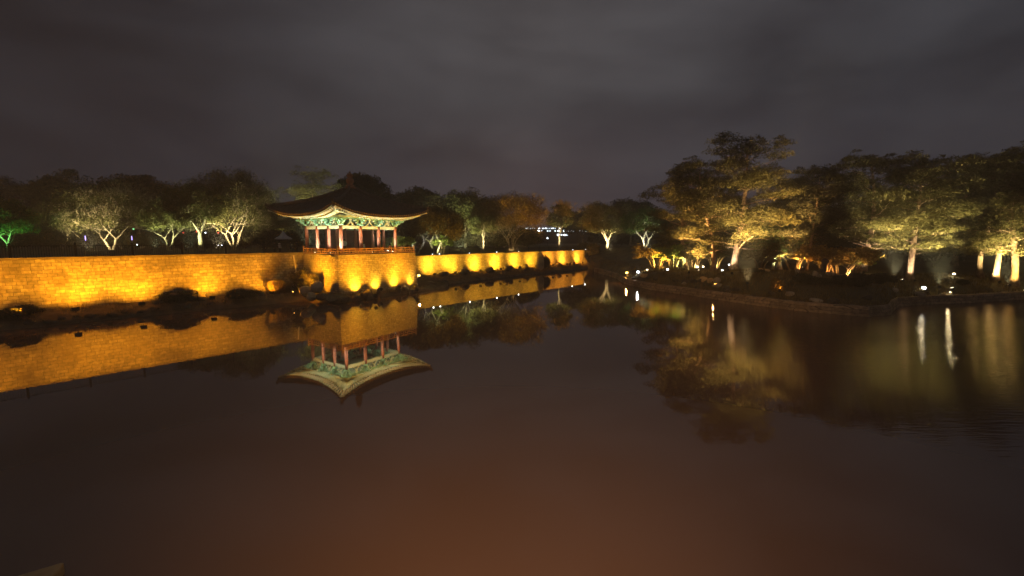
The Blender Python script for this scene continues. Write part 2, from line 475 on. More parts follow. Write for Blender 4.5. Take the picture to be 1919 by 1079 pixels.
# pond water
wm = MB(); wm.poly([(-160, -60, 0), (170, -60, 0), (170, 135, 0), (-160, 135, 0)])
tag(wm.build('pond_water', M['water']), kind='structure')
# pond bed well below
# earthen bank at the foot of the walls: inner line along the wall feet, outer line at the water
rnd = random.Random(5)
inner = [(-95, -21.5, 1.1), (-70, 6.2, 1.1), (-43, 36.0, 1.1), (-35, 44.9, 1.1), (-29, 51.5, 1.1), (-26.5, 54.3, 1.2), (PC.x + DL.x * 3, PC.y + DL.y * 3, 1.1), (PC.x, PC.y, 0.85), (PC.x + DR.x * 4, PC.y + DR.y * 4, 0.55), (PR.x, PR.y, 0.5),
         (-15.8, 66.0, 1.1), (-15.6, 73.3, 1.15), (-6, 84.8, 1.15), (8, 101.3, 1.15), (19.5, 115.0, 1.15), (21.5, 117.5, 1.2)]
outer = [(-92, -24.5), (-67.3, 3.8), (-40.6, 33.9), (-32.8, 42.6), (-26.6, 48.6), (-24.0, 50.4), (-22.0, 49.6), (-19.9, 48.9), (-17.4, 53.3), (-12.6, 60.3),
         (-10.4, 64.0), (-10.5, 70.2), (-3.0, 81.4), (11.0, 98.4), (22.3, 112.5), (24.3, 115)]
bk = MB(); rows = []
for i in range(len(inner) - 1):
    n = max(2, int(math.dist(inner[i][:2], inner[i + 1][:2]) / 0.8))
    for k in range(n + (1 if i == len(inner) - 2 else 0)):
        t = k / n
        ix, iy, iz = [inner[i][j] * (1 - t) + inner[i + 1][j] * t for j in range(3)]
        ox, oy = [outer[i][j] * (1 - t) + outer[i + 1][j] * t for j in range(2)]
        wob = rnd.uniform(-0.22, 0.22)
        dx, dy = ox - ix, oy - iy; dl = math.hypot(dx, dy)
        ox += dx / dl * wob; oy += dy / dl * wob
        row = []
        for q, zz in ((-0.1, iz + 0.02), (0.0, iz), (0.2, iz * 0.93), (0.45, iz * 0.8), (0.7, iz * 0.62), (0.9, 0.42), (1.0, 0.24), (1.04, -0.1), (1.1, -0.8)):
            row.append((ix + (ox - ix) * q, iy + (oy - iy) * q, zz + (rnd.uniform(-0.07, 0.07) if 0.1 < q < 1.0 else 0)))
        rows.append(row)
bk.grid(rows)
rows_bank = rows
tag(bk.build('pond_bank', M['bank'], smooth=True), kind='structure')


# ------------------------------------------------------------------ stone walls
def wall_box(name, p, q, ztop, thick, matl, zbot=-1.0):
    d = (q - p); ln = d.length; ang = math.atan2(d.y, d.x)
    root = empty(name, (p.x, p.y, 0), ang)
    n = int(ln / 1.2); rw = random.Random(11)
    b = MB()
    # face in front at local y=0 (towards the pond: -y), body behind, a slight batter
    rows = []
    for k in range(n + 1):
        x = ln * k / n
        rows.append([(x, -0.22, zbot), (x, -0.12, 1.0), (x, 0.0, ztop + rw.uniform(-0.03, 0.03)), (x, thick, ztop), (x, thick, zbot)])
    b.grid(rows); m0 = len(b.v)
    b.poly([rows[0][i] for i in (0, 1, 2, 3, 4)]); b.poly([rows[-1][i] for i in (4, 3, 2, 1, 0)])
    b.build('stone_face', matl, root)
    c = MB(); x = 0.0
    while x < ln:
        l = rw.uniform(0.7, 1.3); l = min(l, ln - x)
        if l > 0.1: c.box((x + l / 2, thick / 2 - 0.02, ztop + 0.05 + rw.uniform(0, 0.03)), (l - 0.02, thick + 0.10 + rw.uniform(-0.03, 0.05), 0.14))
        x += l
    c.build('coping', M['cope'], root)
    return root


wl = wall_box('stone_wall', A0, A1, Z_LEFT, 0.8, M['wall'])
tag(wl, 'long stained stone block wall lit orange, running left of the pavilion platform', 'wall')
wr = wall_box('stone_wall', B0, B1, Z_RIGHT, 0.8, M['wall'])
tag(wr, 'far receding stone wall right of the pavilion with a row of bright lamp pools', 'wall')

# platform under the pavilion
PANG = math.atan2(DR.y, DR.x)          # local x along DR, local y along DL
plat = empty('stone_platform', (PC.x, PC.y, 0), PANG, 'tall square stone block platform carrying the pavilion at the water edge', 'platform')
PWX, PWY = 12.65, 11.2
b = MB()
ht = Z_PLAT - 0.14
b.grid([[(x, y, z) for z, s in ((-1.0, 0.25), (1.0, 0.16), (ht, 0.0)) for x, y in [(cx + sx * s, cy + sy * s)]] for (cx, cy, sx, sy) in
        ((0, 0, -1, -1), (PWX, 0, 1, -1), (PWX, PWY, 1, 1), (0, PWY, -1, 1), (0, 0, -1, -1))])
b.build('stone_face', M['platform'], plat)
c = MB(); x = 0
rw = random.Random(3)
for (L_, horiz) in ((PWX, True), (PWY, False)):
    x = 0
    while x < L_:
        l = min(rw.uniform(0.9, 1.5), L_ - x)
        if horiz: c.box((x + l / 2, 0.35, ht + 0.07), (l - 0.015, 0.82, 0.14))
        else:
            if x + l / 2 > 0.8: c.box((0.35, x + l / 2, ht + 0.07), (0.82, l - 0.015, 0.14))
        x += l
c.build('edge_stones', M['platform'], plat)
c = MB(); c.box((PWX / 2 + 0.38, PWY / 2 + 0.38, ht + 0.06), (PWX - 0.76, PWY - 0.76, 0.12))
c.build('paving', M['cope'], plat)

# ------------------------------------------------------------------ pavilion
FZ = Z_PLAT
C0 = Vector((1.55, 1.40))        # nearest column in platform coordinates (x along DR, y along DL)
LX, LY = 8.72, 7.06
pav_c = PC + DR * (C0.x + LX / 2) + DL * (C0.y + LY / 2)
pav = empty('pavilion', (pav_c.x, pav_c.y, FZ), PANG, 'open wooden pavilion with dark upswept tile roof, red columns and green brackets', 'pavilion')
HX, HY = LX / 2, LY / 2
COLH = 3.62
# floor
fl = MB(); fl.box((0, 0, 0.10), (LX + 1.0, LY + 1.0, 0.20)); fl.build('wooden_floor', M['floorwood'], pav)
# columns
xs = [-HX, -HX / 3, HX / 3, HX]; ys = [-HY, -HY / 3, HY / 3, HY]
per = [(x, y) for x in xs for y in ys if abs(x) > HX - 0.01 or abs(y) > HY - 0.01]
col_mb = MB(); col_mb.lathe([(0.33, 0.0), (0.33, 0.06), (0.22, 0.10)], sides=14)
base0 = None
cm = MB(); cm.lathe([(0.205, 0.28), (0.225, 0.9), (0.225, 1.8), (0.20, 3.0), (0.18, COLH)], sides=14)
c0 = cm.build('column', M['column'], pav, smooth=True)
bm_ = MB(); bm_.lathe([(0.36, 0.2), (0.36, 0.26), (0.27, 0.30)], sides=14)
s0 = bm_.build('base_stone', M['cope'], c0)
first = True
inner_cols = [(-HX / 3, HY / 3), (HX / 3, -HY / 3 + 0.0)]
for (x, y) in per + [(-HX / 3, HY / 3), (HX / 3, HY / 3)]:
    o_ = c0 if first else copy_tree(c0, pav); first = False
    o_.location = (x, y, 0)


def ring_beam(name, off, z0, z1, th, m_):
    for (p, q) in (((-HX, -HY), (HX, -HY)), ((HX, -HY), (HX, HY)), ((HX, HY), (-HX, HY)), ((-HX, HY), (-HX, -HY))):
        d = Vector(q) - Vector(p); n_ = Vector((d.y, -d.x)).normalized()
        mid = (Vector(p) + Vector(q)) / 2 + n_ * off
        ln = d.length + 2 * off - (0.0 if abs(d.x) > 0.1 else 0.0) - (th + 0.004 if abs(d.y) > 0.1 else -th)
        mb = MB(); mb.box((0, 0, 0), (ln, th, z1 - z0))
        o2 = mb.build(name, m_, pav); o2.location = (mid.x, mid.y, (z0 + z1) / 2); o2.rotation_euler = (0, 0, math.atan2(d.y, d.x))


ring_beam('lintel', 0, COLH - 0.42, COLH - 0.03, 0.16, M['mint'])
ring_beam('tie_beam', 0, COLH + 0.80, COLH + 1.02, 0.20, M['jade'])
ring_beam('purlin', 0.62, COLH + 0.96, COLH + 1.16, 0.20, M['mint'])


# bracket cluster over a column
def bracket_mesh(corner=False):
    b = MB()
    z = COLH
    # flared capital block
    def blk(cx, cy, z0, w0, w1, h, m=None):
        n = len(b.v)
        for (ww, zz) in ((w0, z0), (w1, z0 + h * 0.45), (w1, z0 + h)):
            for dx, dy in ((-1, -1), (1, -1), (1, 1), (-1, 1)): b.v.append((cx + dx * ww / 2, cy + dy * ww / 2, zz))
        for i in range(2):
            for k in range(4):
                k2 = (k + 1) % 4
                b.f.append((n + i * 4 + k, n + i * 4 + k2, n + (i + 1) * 4 + k2, n + (i + 1) * 4 + k))
        b.f.append((n + 8, n + 9, n + 10, n + 11)); b.f.append((n + 3, n + 2, n + 1, n))
    blk(0, 0, z, 0.34, 0.54, 0.26)

    def arm(vec, ln, z0, th=0.13, h=0.18, back=0.25):
        v = Vector(vec).normalized(); s_ = Vector((-v.y, v.x, 0)) * th / 2
        prof = [(-back, 0.02), (ln * 0.35, 0.0), (ln * 0.8, 0.05), (ln, 0.12), (ln, h), (-back, h)]
        pts = [Vector((v.x * a, v.y * a, z0 + c_)) for a, c_ in prof]
        b.prism([p - s_ for p in pts], 0, 1, axis=s_ * 2)
    outs = [(0, -1, 0)]
    if corner: outs = [(0, -1, 0), (-1, 0, 0), (-1, -1, 0)]
    along = [(1, 0, 0), (-1, 0, 0)] if not corner else [(1, 0, 0), (0, 1, 0)]
    for v in along:
        arm(v, 0.52, z + 0.24); arm(v, 0.82, z + 0.52)
        blk(v[0] * 0.46, v[1] * 0.46, z + 0.42, 0.15, 0.22, 0.12)
        blk(v[0] * 0.74, v[1] * 0.74, z + 0.70, 0.15, 0.22, 0.12)
    for v in outs:
        k = 1.35 if v[0] and v[1] else 1.0
        arm(v, 0.55 * k, z + 0.24 + 0.002); arm(v, 0.95 * k, z + 0.52 + 0.002)
        u = Vector(v).normalized()
        blk(u.x * 0.46 * k, u.y * 0.46 * k, z + 0.42, 0.15, 0.23, 0.12)
        blk(u.x * 0.80 * k, u.y * 0.80 * k, z + 0.70, 0.15, 0.23, 0.14)
        # cross arm carried on the outward arm
        sd = Vector((-u.y, u.x, 0))
        c_ = u * 0.62 * k
        n = len(b.v)
        b.box((c_.x, c_.y, z + 0.76), (0.95, 0.12, 0.15), Matrix.Rotation(math.atan2(sd.y, sd.x), 3, 'Z'))
    return b


def place_rot(o_, x, y):
    # local -y of the bracket faces outward
    if y <= -HY + 0.01: a = 0
    elif x >= HX - 0.01: a = PI / 2
    elif y >= HY - 0.01: a = PI
    else: a = -PI / 2
    o_.location = (x, y, 0); o_.rotation_euler = (0, 0, a)


br0 = bracket_mesh().build('bracket', M['jade'], pav)
for v in ((0.60, 0, 0.33), (-0.60, 0, 0.33), (0.88, 0, 0.61), (-0.88, 0, 0.61), (0, -0.60, 0.33), (0, -1.0, 0.61)):
    ce = MB(); ce.box((v[0], v[1], COLH + v[2]), (0.15 if v[0] else 0.145, 0.145 if v[0] else 0.15, 0.13)); ce.build('arm_end', M['mint'], br0)
brc = bracket_mesh(True).build('bracket', M['jade'], pav)
first = True; cfirst = True
for (x, y) in per:
    cn = abs(abs(x) - HX) < 0.01 and abs(abs(y) - HY) < 0.01
    if cn:
        o_ = brc if cfirst else copy_tree(brc, pav); cfirst = False
        a = {(-1, -1): 0, (1, -1): PI / 2, (1, 1): PI, (-1, 1): -PI / 2}[(int(math.copysign(1, x)), int(math.copysign(1, y)))]
        o_.location = (x, y, 0); o_.rotation_euler = (0, 0, a)
    else:
        o_ = br0 if first else copy_tree(br0, pav); first = False
        place_rot(o_, x, y)
# inverted-V struts between the brackets
st = MB()
for sx in (-1, 1):
    pts = [(0.0, 0, 0.60), (sx * 0.18, 0, 0.40), (sx * 0.45, 0, 0.06), (sx * 0.58, 0, 0.0), (sx * 0.40, 0, 0.0), (sx * 0.26, 0, 0.12), (sx * 0.08, 0, 0.36), (0.0, 0, 0.44)]
    pts = [(p[0], -0.06, COLH + 0.0 + p[2]) for p in pts]
    st.prism(pts, 0, 0.12, axis=(0, 1, 0))
st.box((0, 0, COLH + 0.70), (0.30, 0.16, 0.18))
st0 = st.build('strut', M['mint'], pav)
first = True
for k in (-1, 0, 1):
    for (x, y) in ((k * HX * 2 / 3, -HY), (HX, k * HY * 2 / 3), (k * HX * 2 / 3, HY), (-HX, k * HY * 2 / 3)):
        o_ = st0 if first else copy_tree(st0, pav); first = False
        place_rot(o_, x, y)

# roof
OV = 3.25
RA, RB = HX + OV, HY + OV
Z0R, HR, CR = 10.32 - FZ, 3.9, 1.12


def g_(q): return 0.62 * q + 0.38 * q * q


def roof_z(s_, a, q):
    w_ = a * (1 - q)
    u = min(1.0, abs(s_) / w_) if w_ > 1e-6 else 1.0
    return Z0R + HR * g_(q) + CR * (u ** 2.6) * (1 - q) ** 1.6


def roof_side(k):
    # returns function mapping (s, q) to local coordinates; side k: 0:-y 1:+x 2:+y 3:-x
    a, bb = (RA, RB) if k in (0, 2) else (RB, RA)

    def f(s_, q, dz=0.0):
        w_ = a * (1 - q); u = s_ / w_ if w_ > 1e-6 else 0
        t = -bb * (1 - q) + 0.42 * (1 - u * u) * (1 - q)
        z = roof_z(s_, a, q) + dz
        if k == 0: return (s_, t, z)
        if k == 1: return (-t, s_, z)
        if k == 2: return (-s_, -t, z)
        return (t, -s_, z)
    return a, bb, f


NQ = 14
for k in range(4):
    a, bb, f = roof_side(k)
    rs = MB(); rows = []
    for i in range(NQ + 1):
        q = i / NQ * 0.985
        w_ = a * (1 - q)
        rows.append([f(w_ * (-1 + 2 * j / 28), q) for j in range(29)])
    rs.grid(rows)
    rows = [[f(a * (-1 + 2 * j / 28), 0, dz) for j in range(29)] for dz in (-0.20, 0.0)]
    rs.grid(rows)
    # round tile ribs
    nr = int(2 * a / 0.34)
    for j in range(nr + 1):
        s_ = -a + 0.06 + (2 * a - 0.12) * j / nr
        qm = 1 - abs(s_) / a
        if qm < 0.02: continue
        m_ = max(2, int(qm * 12))
        pts = [f(s_, qm * i / m_ * 0.985, 0.035) for i in range(m_ + 1)]
        rs.tube(pts, 0.085, 5)
    sl = rs.build('roof_slope', M['tile'], pav, smooth=False)
    te = MB()
    for j in range(nr + 1):
        s_ = -a + 0.06 + (2 * a - 0.12) * j / nr
        p0 = Vector(f(s_, 0, 0.02)); p1 = Vector(f(s_, 0.02, 0.02)); d_ = (p0 - p1).normalized()
        te.tube([p0 - d_ * 0.02, p0 + d_ * 0.05], 0.105, 8)
    te.build('tile_ends', M['tileend'], sl)
    # soffit under the overhang
    sf = MB(); rows = []
    QE = 0.46
    for i in range(7):
        q = i / 6 * QE
        w_ = a * (1 - q)
        rows.append([f(w_ * (-1 + 2 * j / 28) * 0.995, q, -0.22 - 1.24 * (q / QE)) for j in range(29)])
    sf.grid(rows); sf.build('soffit', M['soffit'], pav, smooth=True)
    # fascia board
    fb = MB()
    ins = 0.014
    fb.tube([f(a * (1 - ins) * (-0.985 + 1.97 * j / 24), ins, -0.27) for j in range(25)], 0.085, 4)
    fb.build('eave_board', M['rafter'], pav)
    # rafters
    nf = int(2 * a / (0.44 if k in (0, 3) else 1.1))
    for j in range(nf + 1):
        s_ = -a * 0.965 + 1.93 * a * j / nf
        # fan out towards the corners
        s_in = s_ * (1 - 0.40 * min(1, (abs(s_) / a)) ** 2)
        q0, q1 = 0.018, QE
        lim = a * (1 - q1) * 0.97
        if abs(s_in) > lim: s_in = math.copysign(lim, s_in)
        p0 = Vector(f(s_, q0, -0.36)); p1 = Vector(f(s_in, q1, -1.58))
        pm = p0.lerp(p1, 0.42); pq = Vector(f(s_ + (s_in - s_) * 0.42, QE * 0.42, -0.60))
        ra = MB(); ra.tube([Vector(f(s_ + (s_in - s_) * 0.26, QE * 0.26, -0.74)), p1], 0.085, 7)           # round rafter
        rf = ra.build('rafter', M['rafter'], pav)
        ra = MB(); ra.tube([p0, Vector(f(s_ + (s_in - s_) * 0.3, QE * 0.3, -0.62))], 0.08, 4)      # square flying rafter
        ra.build('flying_rafter', M['cream'], rf)
# hip ridges and the corner rafters
for (sx, sy) in ((-1, -1), (1, -1), (1, 1), (-1, 1)):
    hr_ = MB(); pts = []; cr = []
    for i in range(15):
        q = 0.965 * i / 14
        x, y = sx * RA * (1 - q), sy * RB * (1 - q)
        z = Z0R + HR * g_(q) + CR * (1 - q) ** 1.6
        pts.append((x, y, z + 0.14))
        if q < 0.5: cr.append((x * 0.985, y * 0.985, z - 0.42 - 2.3 * q))
    hr_.tube(pts, [0.17] * 15, 6)
    n_ = Vector((sx * RA, sy * RB)).normalized()
    hr_.tube([(p[0], p[1], p[2] + 0.19) for p in pts[1:]], 0.10, 6)
    hr_.box((pts[0][0], pts[0][1], pts[0][2] + 0.12), (0.30, 0.30, 0.34), Matrix.Rotation(math.atan2(n_.y, n_.x), 3, 'Z'))
    hr_.build('hip_ridge', M['tile'], pav)
    c_ = MB(); c_.tube(cr, [0.14] * len(cr), 4); c_.build('corner_rafter', M['cream'], pav)
# finial: a stacked clay jar on a square base
fn = MB(); zt = Z0R + HR - 0.15
fn.lathe([(0.75, 0), (0.72, 0.18), (0.50, 0.26), (0.52, 0.42), (0.40, 0.50), (0.34, 0.62), (0.46, 0.80), (0.52, 1.02), (0.44, 1.26), (0.28, 1.38), (0.30, 1.46), (0.40, 1.60), (0.36, 1.84), (0.20, 1.98), (0.12, 2.05), (0.13, 2.14), (0.03, 2.30)], (0, 0, zt), 14)
fn.build('finial', M['finial'], pav, smooth=True)
cl_ = MB(); cl_.box((0, 0, COLH + 1.25), (LX + 1.0, LY + 1.0, 0.1)); cl_.build('ceiling', M['soffit'], pav)
# closed dark red door leaves in the two bays at the back corner
for (p, q) in (((HX / 3, HY), (HX, HY)), ((-HX / 3, HY), (HX / 3, HY)), ((HX, HY / 3), (HX, HY))):
    d = Vector(q) - Vector(p); ln = d.length - 0.5; ang = math.atan2(d.y, d.x)
    mid = (Vector(p) + Vector(q)) / 2
    dm = MB()
    for k in (-1, 1):
        dm.box((k * ln / 4, 0, 1.7), (ln / 2 - 0.04, 0.06, 2.95))
        for zz in (0.35, 1.1, 1.9, 2.95): dm.box((k * ln / 4, -0.045, zz), (ln / 2 - 0.1, 0.03, 0.09))
    o_ = dm.build('door_panel', M['darkred'], pav); o_.location = (mid.x, mid.y, 0); o_.rotation_euler = (0, 0, ang)
# railing round the platform edge (part of the pavilion)
ox, oy = -(C0.x + HX), -(C0.y + HY)     # platform corner in pavilion coordinates


def railing(p, q, skip_first=False):
    p, q = Vector(p), Vector(q); d = q - p; ln = d.length; ang = math.atan2(d.y, d.x)
    r = MB()
    for zz, t_ in ((0.16, 0.09), (0.44, 0.07), (0.72, 0.10)):
        r.box((ln / 2, 0, zz), (ln - 0.16, t_, t_))
    nb = int(ln / 0.8)
    for k in range(1, nb * 2):
        r.box((ln * k / (nb * 2), 0, 0.30), (0.06, 0.05, 0.20))
        if k % 2 == 0: r.box((ln * k / (nb * 2), 0, 0.58), (0.07, 0.055, 0.2))
    o_ = r.build('railing', M['rail'], pav); o_.location = (p.x, p.y, 0.0); o_.rotation_euler = (0, 0, ang)
    for k in range(0 if not skip_first else 1, 2):
        pm_ = MB(); x = ln * k
        pm_.lathe([(0.085, 0), (0.085, 0.82), (0.11, 0.86), (0.11, 0.92), (0.07, 0.96), (0.10, 1.04), (0.02, 1.14)], (x, 0, 0), 8)
        pm_.build('post', M['rail'], o_)


railing((ox + 0.12, oy + 0.12), (ox + PWX - 0.12, oy + 0.12))
railing((ox + 0.12, oy + 0.12), (ox + 0.12, oy + 7.0), True)
railing((ox + PWX - 0.12, oy + 0.12), (ox + PWX - 0.12, oy + PWY - 0.2), True)


def pav_pt(x, y, z):
    """pavilion local -> world"""
    p = pav_c + DR * x + DL * y
    return Vector((p.x, p.y, FZ + z))


# ------------------------------------------------------------------ fences
def fence(name, p, q, z, h, step, label, pick=0.16):
    d = q - p; ln = d.length; ang = math.atan2(d.y, d.x)
    root = empty(name, (p.x, p.y, z), ang, label, 'fence')
    r = MB()
    for zz in (0.12, h - 0.06): r.box((ln / 2, 0, zz), (ln, 0.05, 0.05))
    r.build('rail', M['fence'], root)
    k = MB(); x = 0.08
    while x < ln:
        k.box((x, 0, h / 2 + 0.02), (0.028, 0.028, h - 0.10)); x += pick
    k.build('pickets', M['fence'], root)
    p0 = MB(); p0.box((0, 0, h / 2 + 0.02), (0.13, 0.13, h + 0.14)); p0.lathe([(0.09, 0), (0.09, 0.05), (0.03, 0.12)], (0, 0, h + 0.09), 8)
    p0 = p0.build('post', M['fence'], root)
    n = int(ln / step)
    for i in range(n + 1):
        o_ = p0 if i == 0 else copy_tree(p0, root)
        o_.location = (step * i, 0, 0)


fence('metal_fence', A0 + UA * 30 - NA * 0.9, A1 - NA * 0.9 - UA * 0.3, 5.35, 1.4, 4.0, 'dark picket fence with square posts along the top of the left wall')
fence('metal_fence', B0 + UB * 3.5 - NB * 1.1, B1 - NB * 1.1, 4.3, 1.25, 4.0, 'dark low picket fence along the top of the far right wall')

# stone revetment along the island shore
shore = [FRONT[i] for i in range(10, 25)]
rv = MB(); rr = random.Random(9); rows = []
for i in range(len(shore) - 1):
    n = max(2, int(math.dist(shore[i][:2], shore[i + 1][:2]) / 0.7))
    for k in range(n + (1 if i == len(shore) - 2 else 0)):
        t = k / n
        x = shore[i][0] * (1 - t) + shore[i + 1][0] * t; y = shore[i][1] * (1 - t) + shore[i + 1][1] * t
        dx, dy = shore[i + 1][0] - shore[i][0], shore[i + 1][1] - shore[i][1]; dl = math.hypot(dx, dy)
        nx, ny = dy / dl, -dx / dl
        j = rr.uniform(-0.06, 0.06)
        rows.append([(x + nx * a_, y + ny * a_, z_ + (rr.uniform(-0.05, 0.05) if z_ > 0.7 else 0)) for a_, z_ in ((0.42 + j, -1.0), (0.36 + j, 0.1), (0.28 + j, 0.55), (0.18 + j, 0.90), (-0.35, 0.97), (-0.6, 0.7))])
rv.grid(rows)
M['revet'] = stone_block_mat('revetment_stone', (0.46, 0.33, 0.21), (0.16, 0.11, 0.06), 0.8, 0.34)
rv_o = rv.build('stone_revetment', M['revet'])
tag(rv_o, 'low dark stone edging wall curving round the wooded island shore', 'wall')


# ------------------------------------------------------------------ lamps
LAMP_N = [0]


def make_flood(kind_mat, size=0.30, lens_face=True):
    root = empty('floodlight', (0, 0, 0))
    h = MB()
    s_ = size
    # housing: shallow box with a hood, facing local +y
    h.box((0, -0.05, 0), (s_ * 1.15, 0.14, s_ * 0.85))
    h.box((0, 0.06, s_ * 0.40), (s_ * 1.15, 0.10, 0.02))
    for k in range(5): h.box((-s_ * 0.4 + s_ * 0.2 * k, -0.14, 0), (0.015, 0.05, s_ * 0.7))
    h.build('housing', M['metal'], root)
    l = MB(); l.box((0, 0.03, 0), (s_ * 0.95, 0.015, s_ * 0.66)); l.build('lens', kind_mat, root)
    return root


PROTO = {}


def hit(px, py, Y):
    # where the sight line through that photo point first meets the land (Y if it never does)
    y = 36.0
    while y < Y + 12:
        p = at(px, py, y)
        if math.hypot(p.x, p.y) > front_at(math.atan2(p.x, p.y))[0] + 0.3 and p.z <= gz(p.x, p.y): return p
        y += 0.15
    return at(px, py, Y)


def flood(loc, aim, color, energy, label, ang=110, blend=0.8, lens='e_orange', size=0.30, group=None, soft=0.12, stand=0.25):
    """a floodlight on a short bracket: the fixture looks towards aim"""
    key = (lens, size)
    if key not in PROTO:
        r = make_flood(M[lens], size); PROTO[key] = r
    else:
        src = PROTO[key]; r = src.copy(); COL.objects.link(r)
        for ch in src.children:
            if ch.name.split('.')[0] in ('housing', 'lens'):
                c_ = ch.copy(); COL.objects.link(c_); c_.parent = r
    r.location = loc
    d = Vector(aim) - Vector(loc)
    r.rotation_mode = 'QUATERNION'
    r.rotation_quaternion = d.to_track_quat('Y', 'Z')
    tag(r, label, 'floodlight', group)
    # bracket down to the ground, as a part (in the fixture's own frame)
    inv = r.rotation_quaternion.to_matrix().inverted()
    foot = inv @ Vector((0, 0, -stand))
    b = MB(); b.tube([(0, -0.05, 0), tuple(Vector((0, -0.05, 0)) + foot)], 0.025, 5)
    b.build('bracket', M['metal'], r)
    ld = bpy.data.lights.new('lamp_light', 'SPOT'); ld.energy = energy; ld.color = color; ld.spot_size = R(ang); ld.spot_blend = blend; ld.shadow_soft_size = soft
    lo = bpy.data.objects.new('lamp_light', ld); lo.parent = r; lo.location = (0, 0.06, 0)
    lo.rotation_euler = (R(90), 0, 0)     # spot looks along local +y
    COL.objects.link(lo)
    return r


SODIUM = (1.0, 0.375, 0.010)
SODIUM2 = (1.0, 0.39, 0.010)
EXTRA_WALL = 3.6
# left wall floods: px in the photo -> place along the wall
def on_wall_a(px, off, z):
    # point on the left wall line (offset off towards the pond) that appears at column px
    a = (px - 959.5) / 800.0
    p = A0 + NA * off
    t = (a * p.y - p.x) / (UA.x - a * UA.y)
    q = p + UA * t
    return Vector((q.x, q.y, z))


def on_wall_b(px, off, z):
    a = (px - 959.5) / 800.0
    p = B0 + NB * off
    t = (a * p.y - p.x) / (UB.x - a * UB.y)
    q = p + UB * t
    return Vector((q.x, q.y, z))


for i, (px, en) in enumerate([(-230, 1500), (-100, 1500), (20, 1500), (132, 1500), (258, 1500), (393, 1300), (505, 900)]):
    p = on_wall_a(px, 2.5, 1.15)
    q = on_wall_a(px, 0.0, 3.4); q = Vector((p.x - NA.x * 2.5, p.y - NA.y * 2.5, 6.2))
    lb = {0: 'black floodlight lighting the left wall farthest beyond the photo edge', 2: 'black floodlight at the foot of the left wall, at the photo edge', 3: 'black box floodlight on the left bank, first one clear of the dark patch', 4: 'black box floodlight on the left bank near the dark boulders',
          5: 'small black floodlight right of the dark boulders under the left wall', 6: 'hidden floodlight among bright grass by the left wall near the platform'}.get(i, 'black floodlight lighting the left wall beyond the photo edge')
    flood(p, q, SODIUM, en * EXTRA_WALL, lb, 150, 0.8, 'e_orange', 0.42, 'floodlights along the left wall')
# platform right face floods
for i, px in enumerate((662, 700, 735, 766)):
    a = (px - 959.5) / 800.0
    t = (a * PC.y - PC.x) / (DR.x - a * DR.y)
    f_ = PC + DR * t; n_ = Vector((DR.y, -DR.x))
    p = f_ + n_ * 1.2
    flood((p.x, p.y, 0.95), (f_.x, f_.y, 1.9), (1.0, 0.55, 0.03), 1700, ORD[i] + ' floodlight from the platform corner, below a bright pool on the platform face', 100, 0.9, 'e_orange', 0.36, 'floodlights under the platform face', soft=0.2)
# wide floods added to even out the light on the upper platform
for (px, py, Y, tx, ty) in ((640, 548, 48.3, 0.35, 0), (690, 556, 50.5, 0.8, 0)):
    pass
n_ = Vector((DR.y, -DR.x)); nl = Vector((-DL.y, DL.x))
for t_, lb_ in ((1.8, 'added wide floodlight on the rocks near the platform corner'), (8.6, 'added wide floodlight on the rocks towards the right end of the platform')):
    p = PC + DR * t_ + n_ * 4.2; q = PC + DR * (t_ + 0.6)
    flood((p.x, p.y, 0.75), (q.x, q.y, 5.4), SODIUM2, 8600, lb_, 100, 1.0, 'e_orange', 0.36, 'floodlights under the platform face')
p = PC + DL * 2.4 + nl * -0.0; n2 = Vector((-DL.y, DL.x)); n2 = -Vector((DR.x, DR.y))
p = PC + DL * 2.0 + n2 * 3.4; q = PC + DL * 3.0
flood((p.x, p.y, 2.7), (q.x, q.y, 3.8), SODIUM2, 4700, 'floodlight among the rocks facing the narrow left side of the platform', 130, 1.0, 'e_orange', 0.36, 'floodlights under the platform face')
p = at(549, 556, 49.3)
flood((p.x, p.y, 1.25), (-22.5, 50.0, 1.3), SODIUM2, 1300, 'low floodlight on the left bank shining across the pale boulders', 90, 1.0, 'e_orange', 0.13)
# right wall floods
for i, px in enumerate((806, 845, 892, 930, 966, 997, 1028, 1055, 1084)):
    p = on_wall_b(px + 8, 2.4, 1.5); q = on_wall_b(px + 1, 0, 4.0)
    flood(p, q, (1.0, 0.50, 0.025) if i < 6 else (1.0, 0.40, 0.03), 6800 * (1 + 0.04 * i), ORD[i] + ' floodlight from the platform along the foot of the far right wall', 135, 1.0, 'e_orange', 0.4, 'floodlights along the far right wall')
    
# bare lamp standing at the platform's right corner, facing the pond
p = at(785, 516, 61.5)
flood(p, (2, 20, 6), (1.0, 0.62, 0.2), 900, 'bright bare orange lamp at the right foot of the platform', 150, 1.0, 'e_orange', 0.34, stand=1.5)

# pavilion uplights
for i, (x, y) in enumerate(((ox + 2.6, oy + 0.9), (ox + 5.9, oy + 0.9), (ox + 9.3, oy + 0.9), (ox + 0.7, oy + 2.6), (ox + 0.7, oy + 5.6), (ox + PWX - 1.0, oy + 4.5), (ox + 0.8, oy + 0.8))):
    p = pav_pt(x, y, 0.22)
    hx = max(-HX, min(HX, x)); hy = max(-HY, min(HY, y))
    q = pav_pt(x * 0.93, y * 0.93, 4.6)
    flood(p, q, (0.90, 1.0, 0.74), 1750, ORD[i] + ' small white uplight on the platform edge under the eaves', 125, 0.9, 'e_white', 0.2, 'uplights around the pavilion', stand=0.1)
# soft orange glow under the front corner of the eaves comes from the wall floods below

# ------------------------------------------------------------------ trees
def rot_rand(rng, n):
    v = rng.normal(size=(n, 3)); v /= np.linalg.norm(v, axis=1, keepdims=True)
    return v


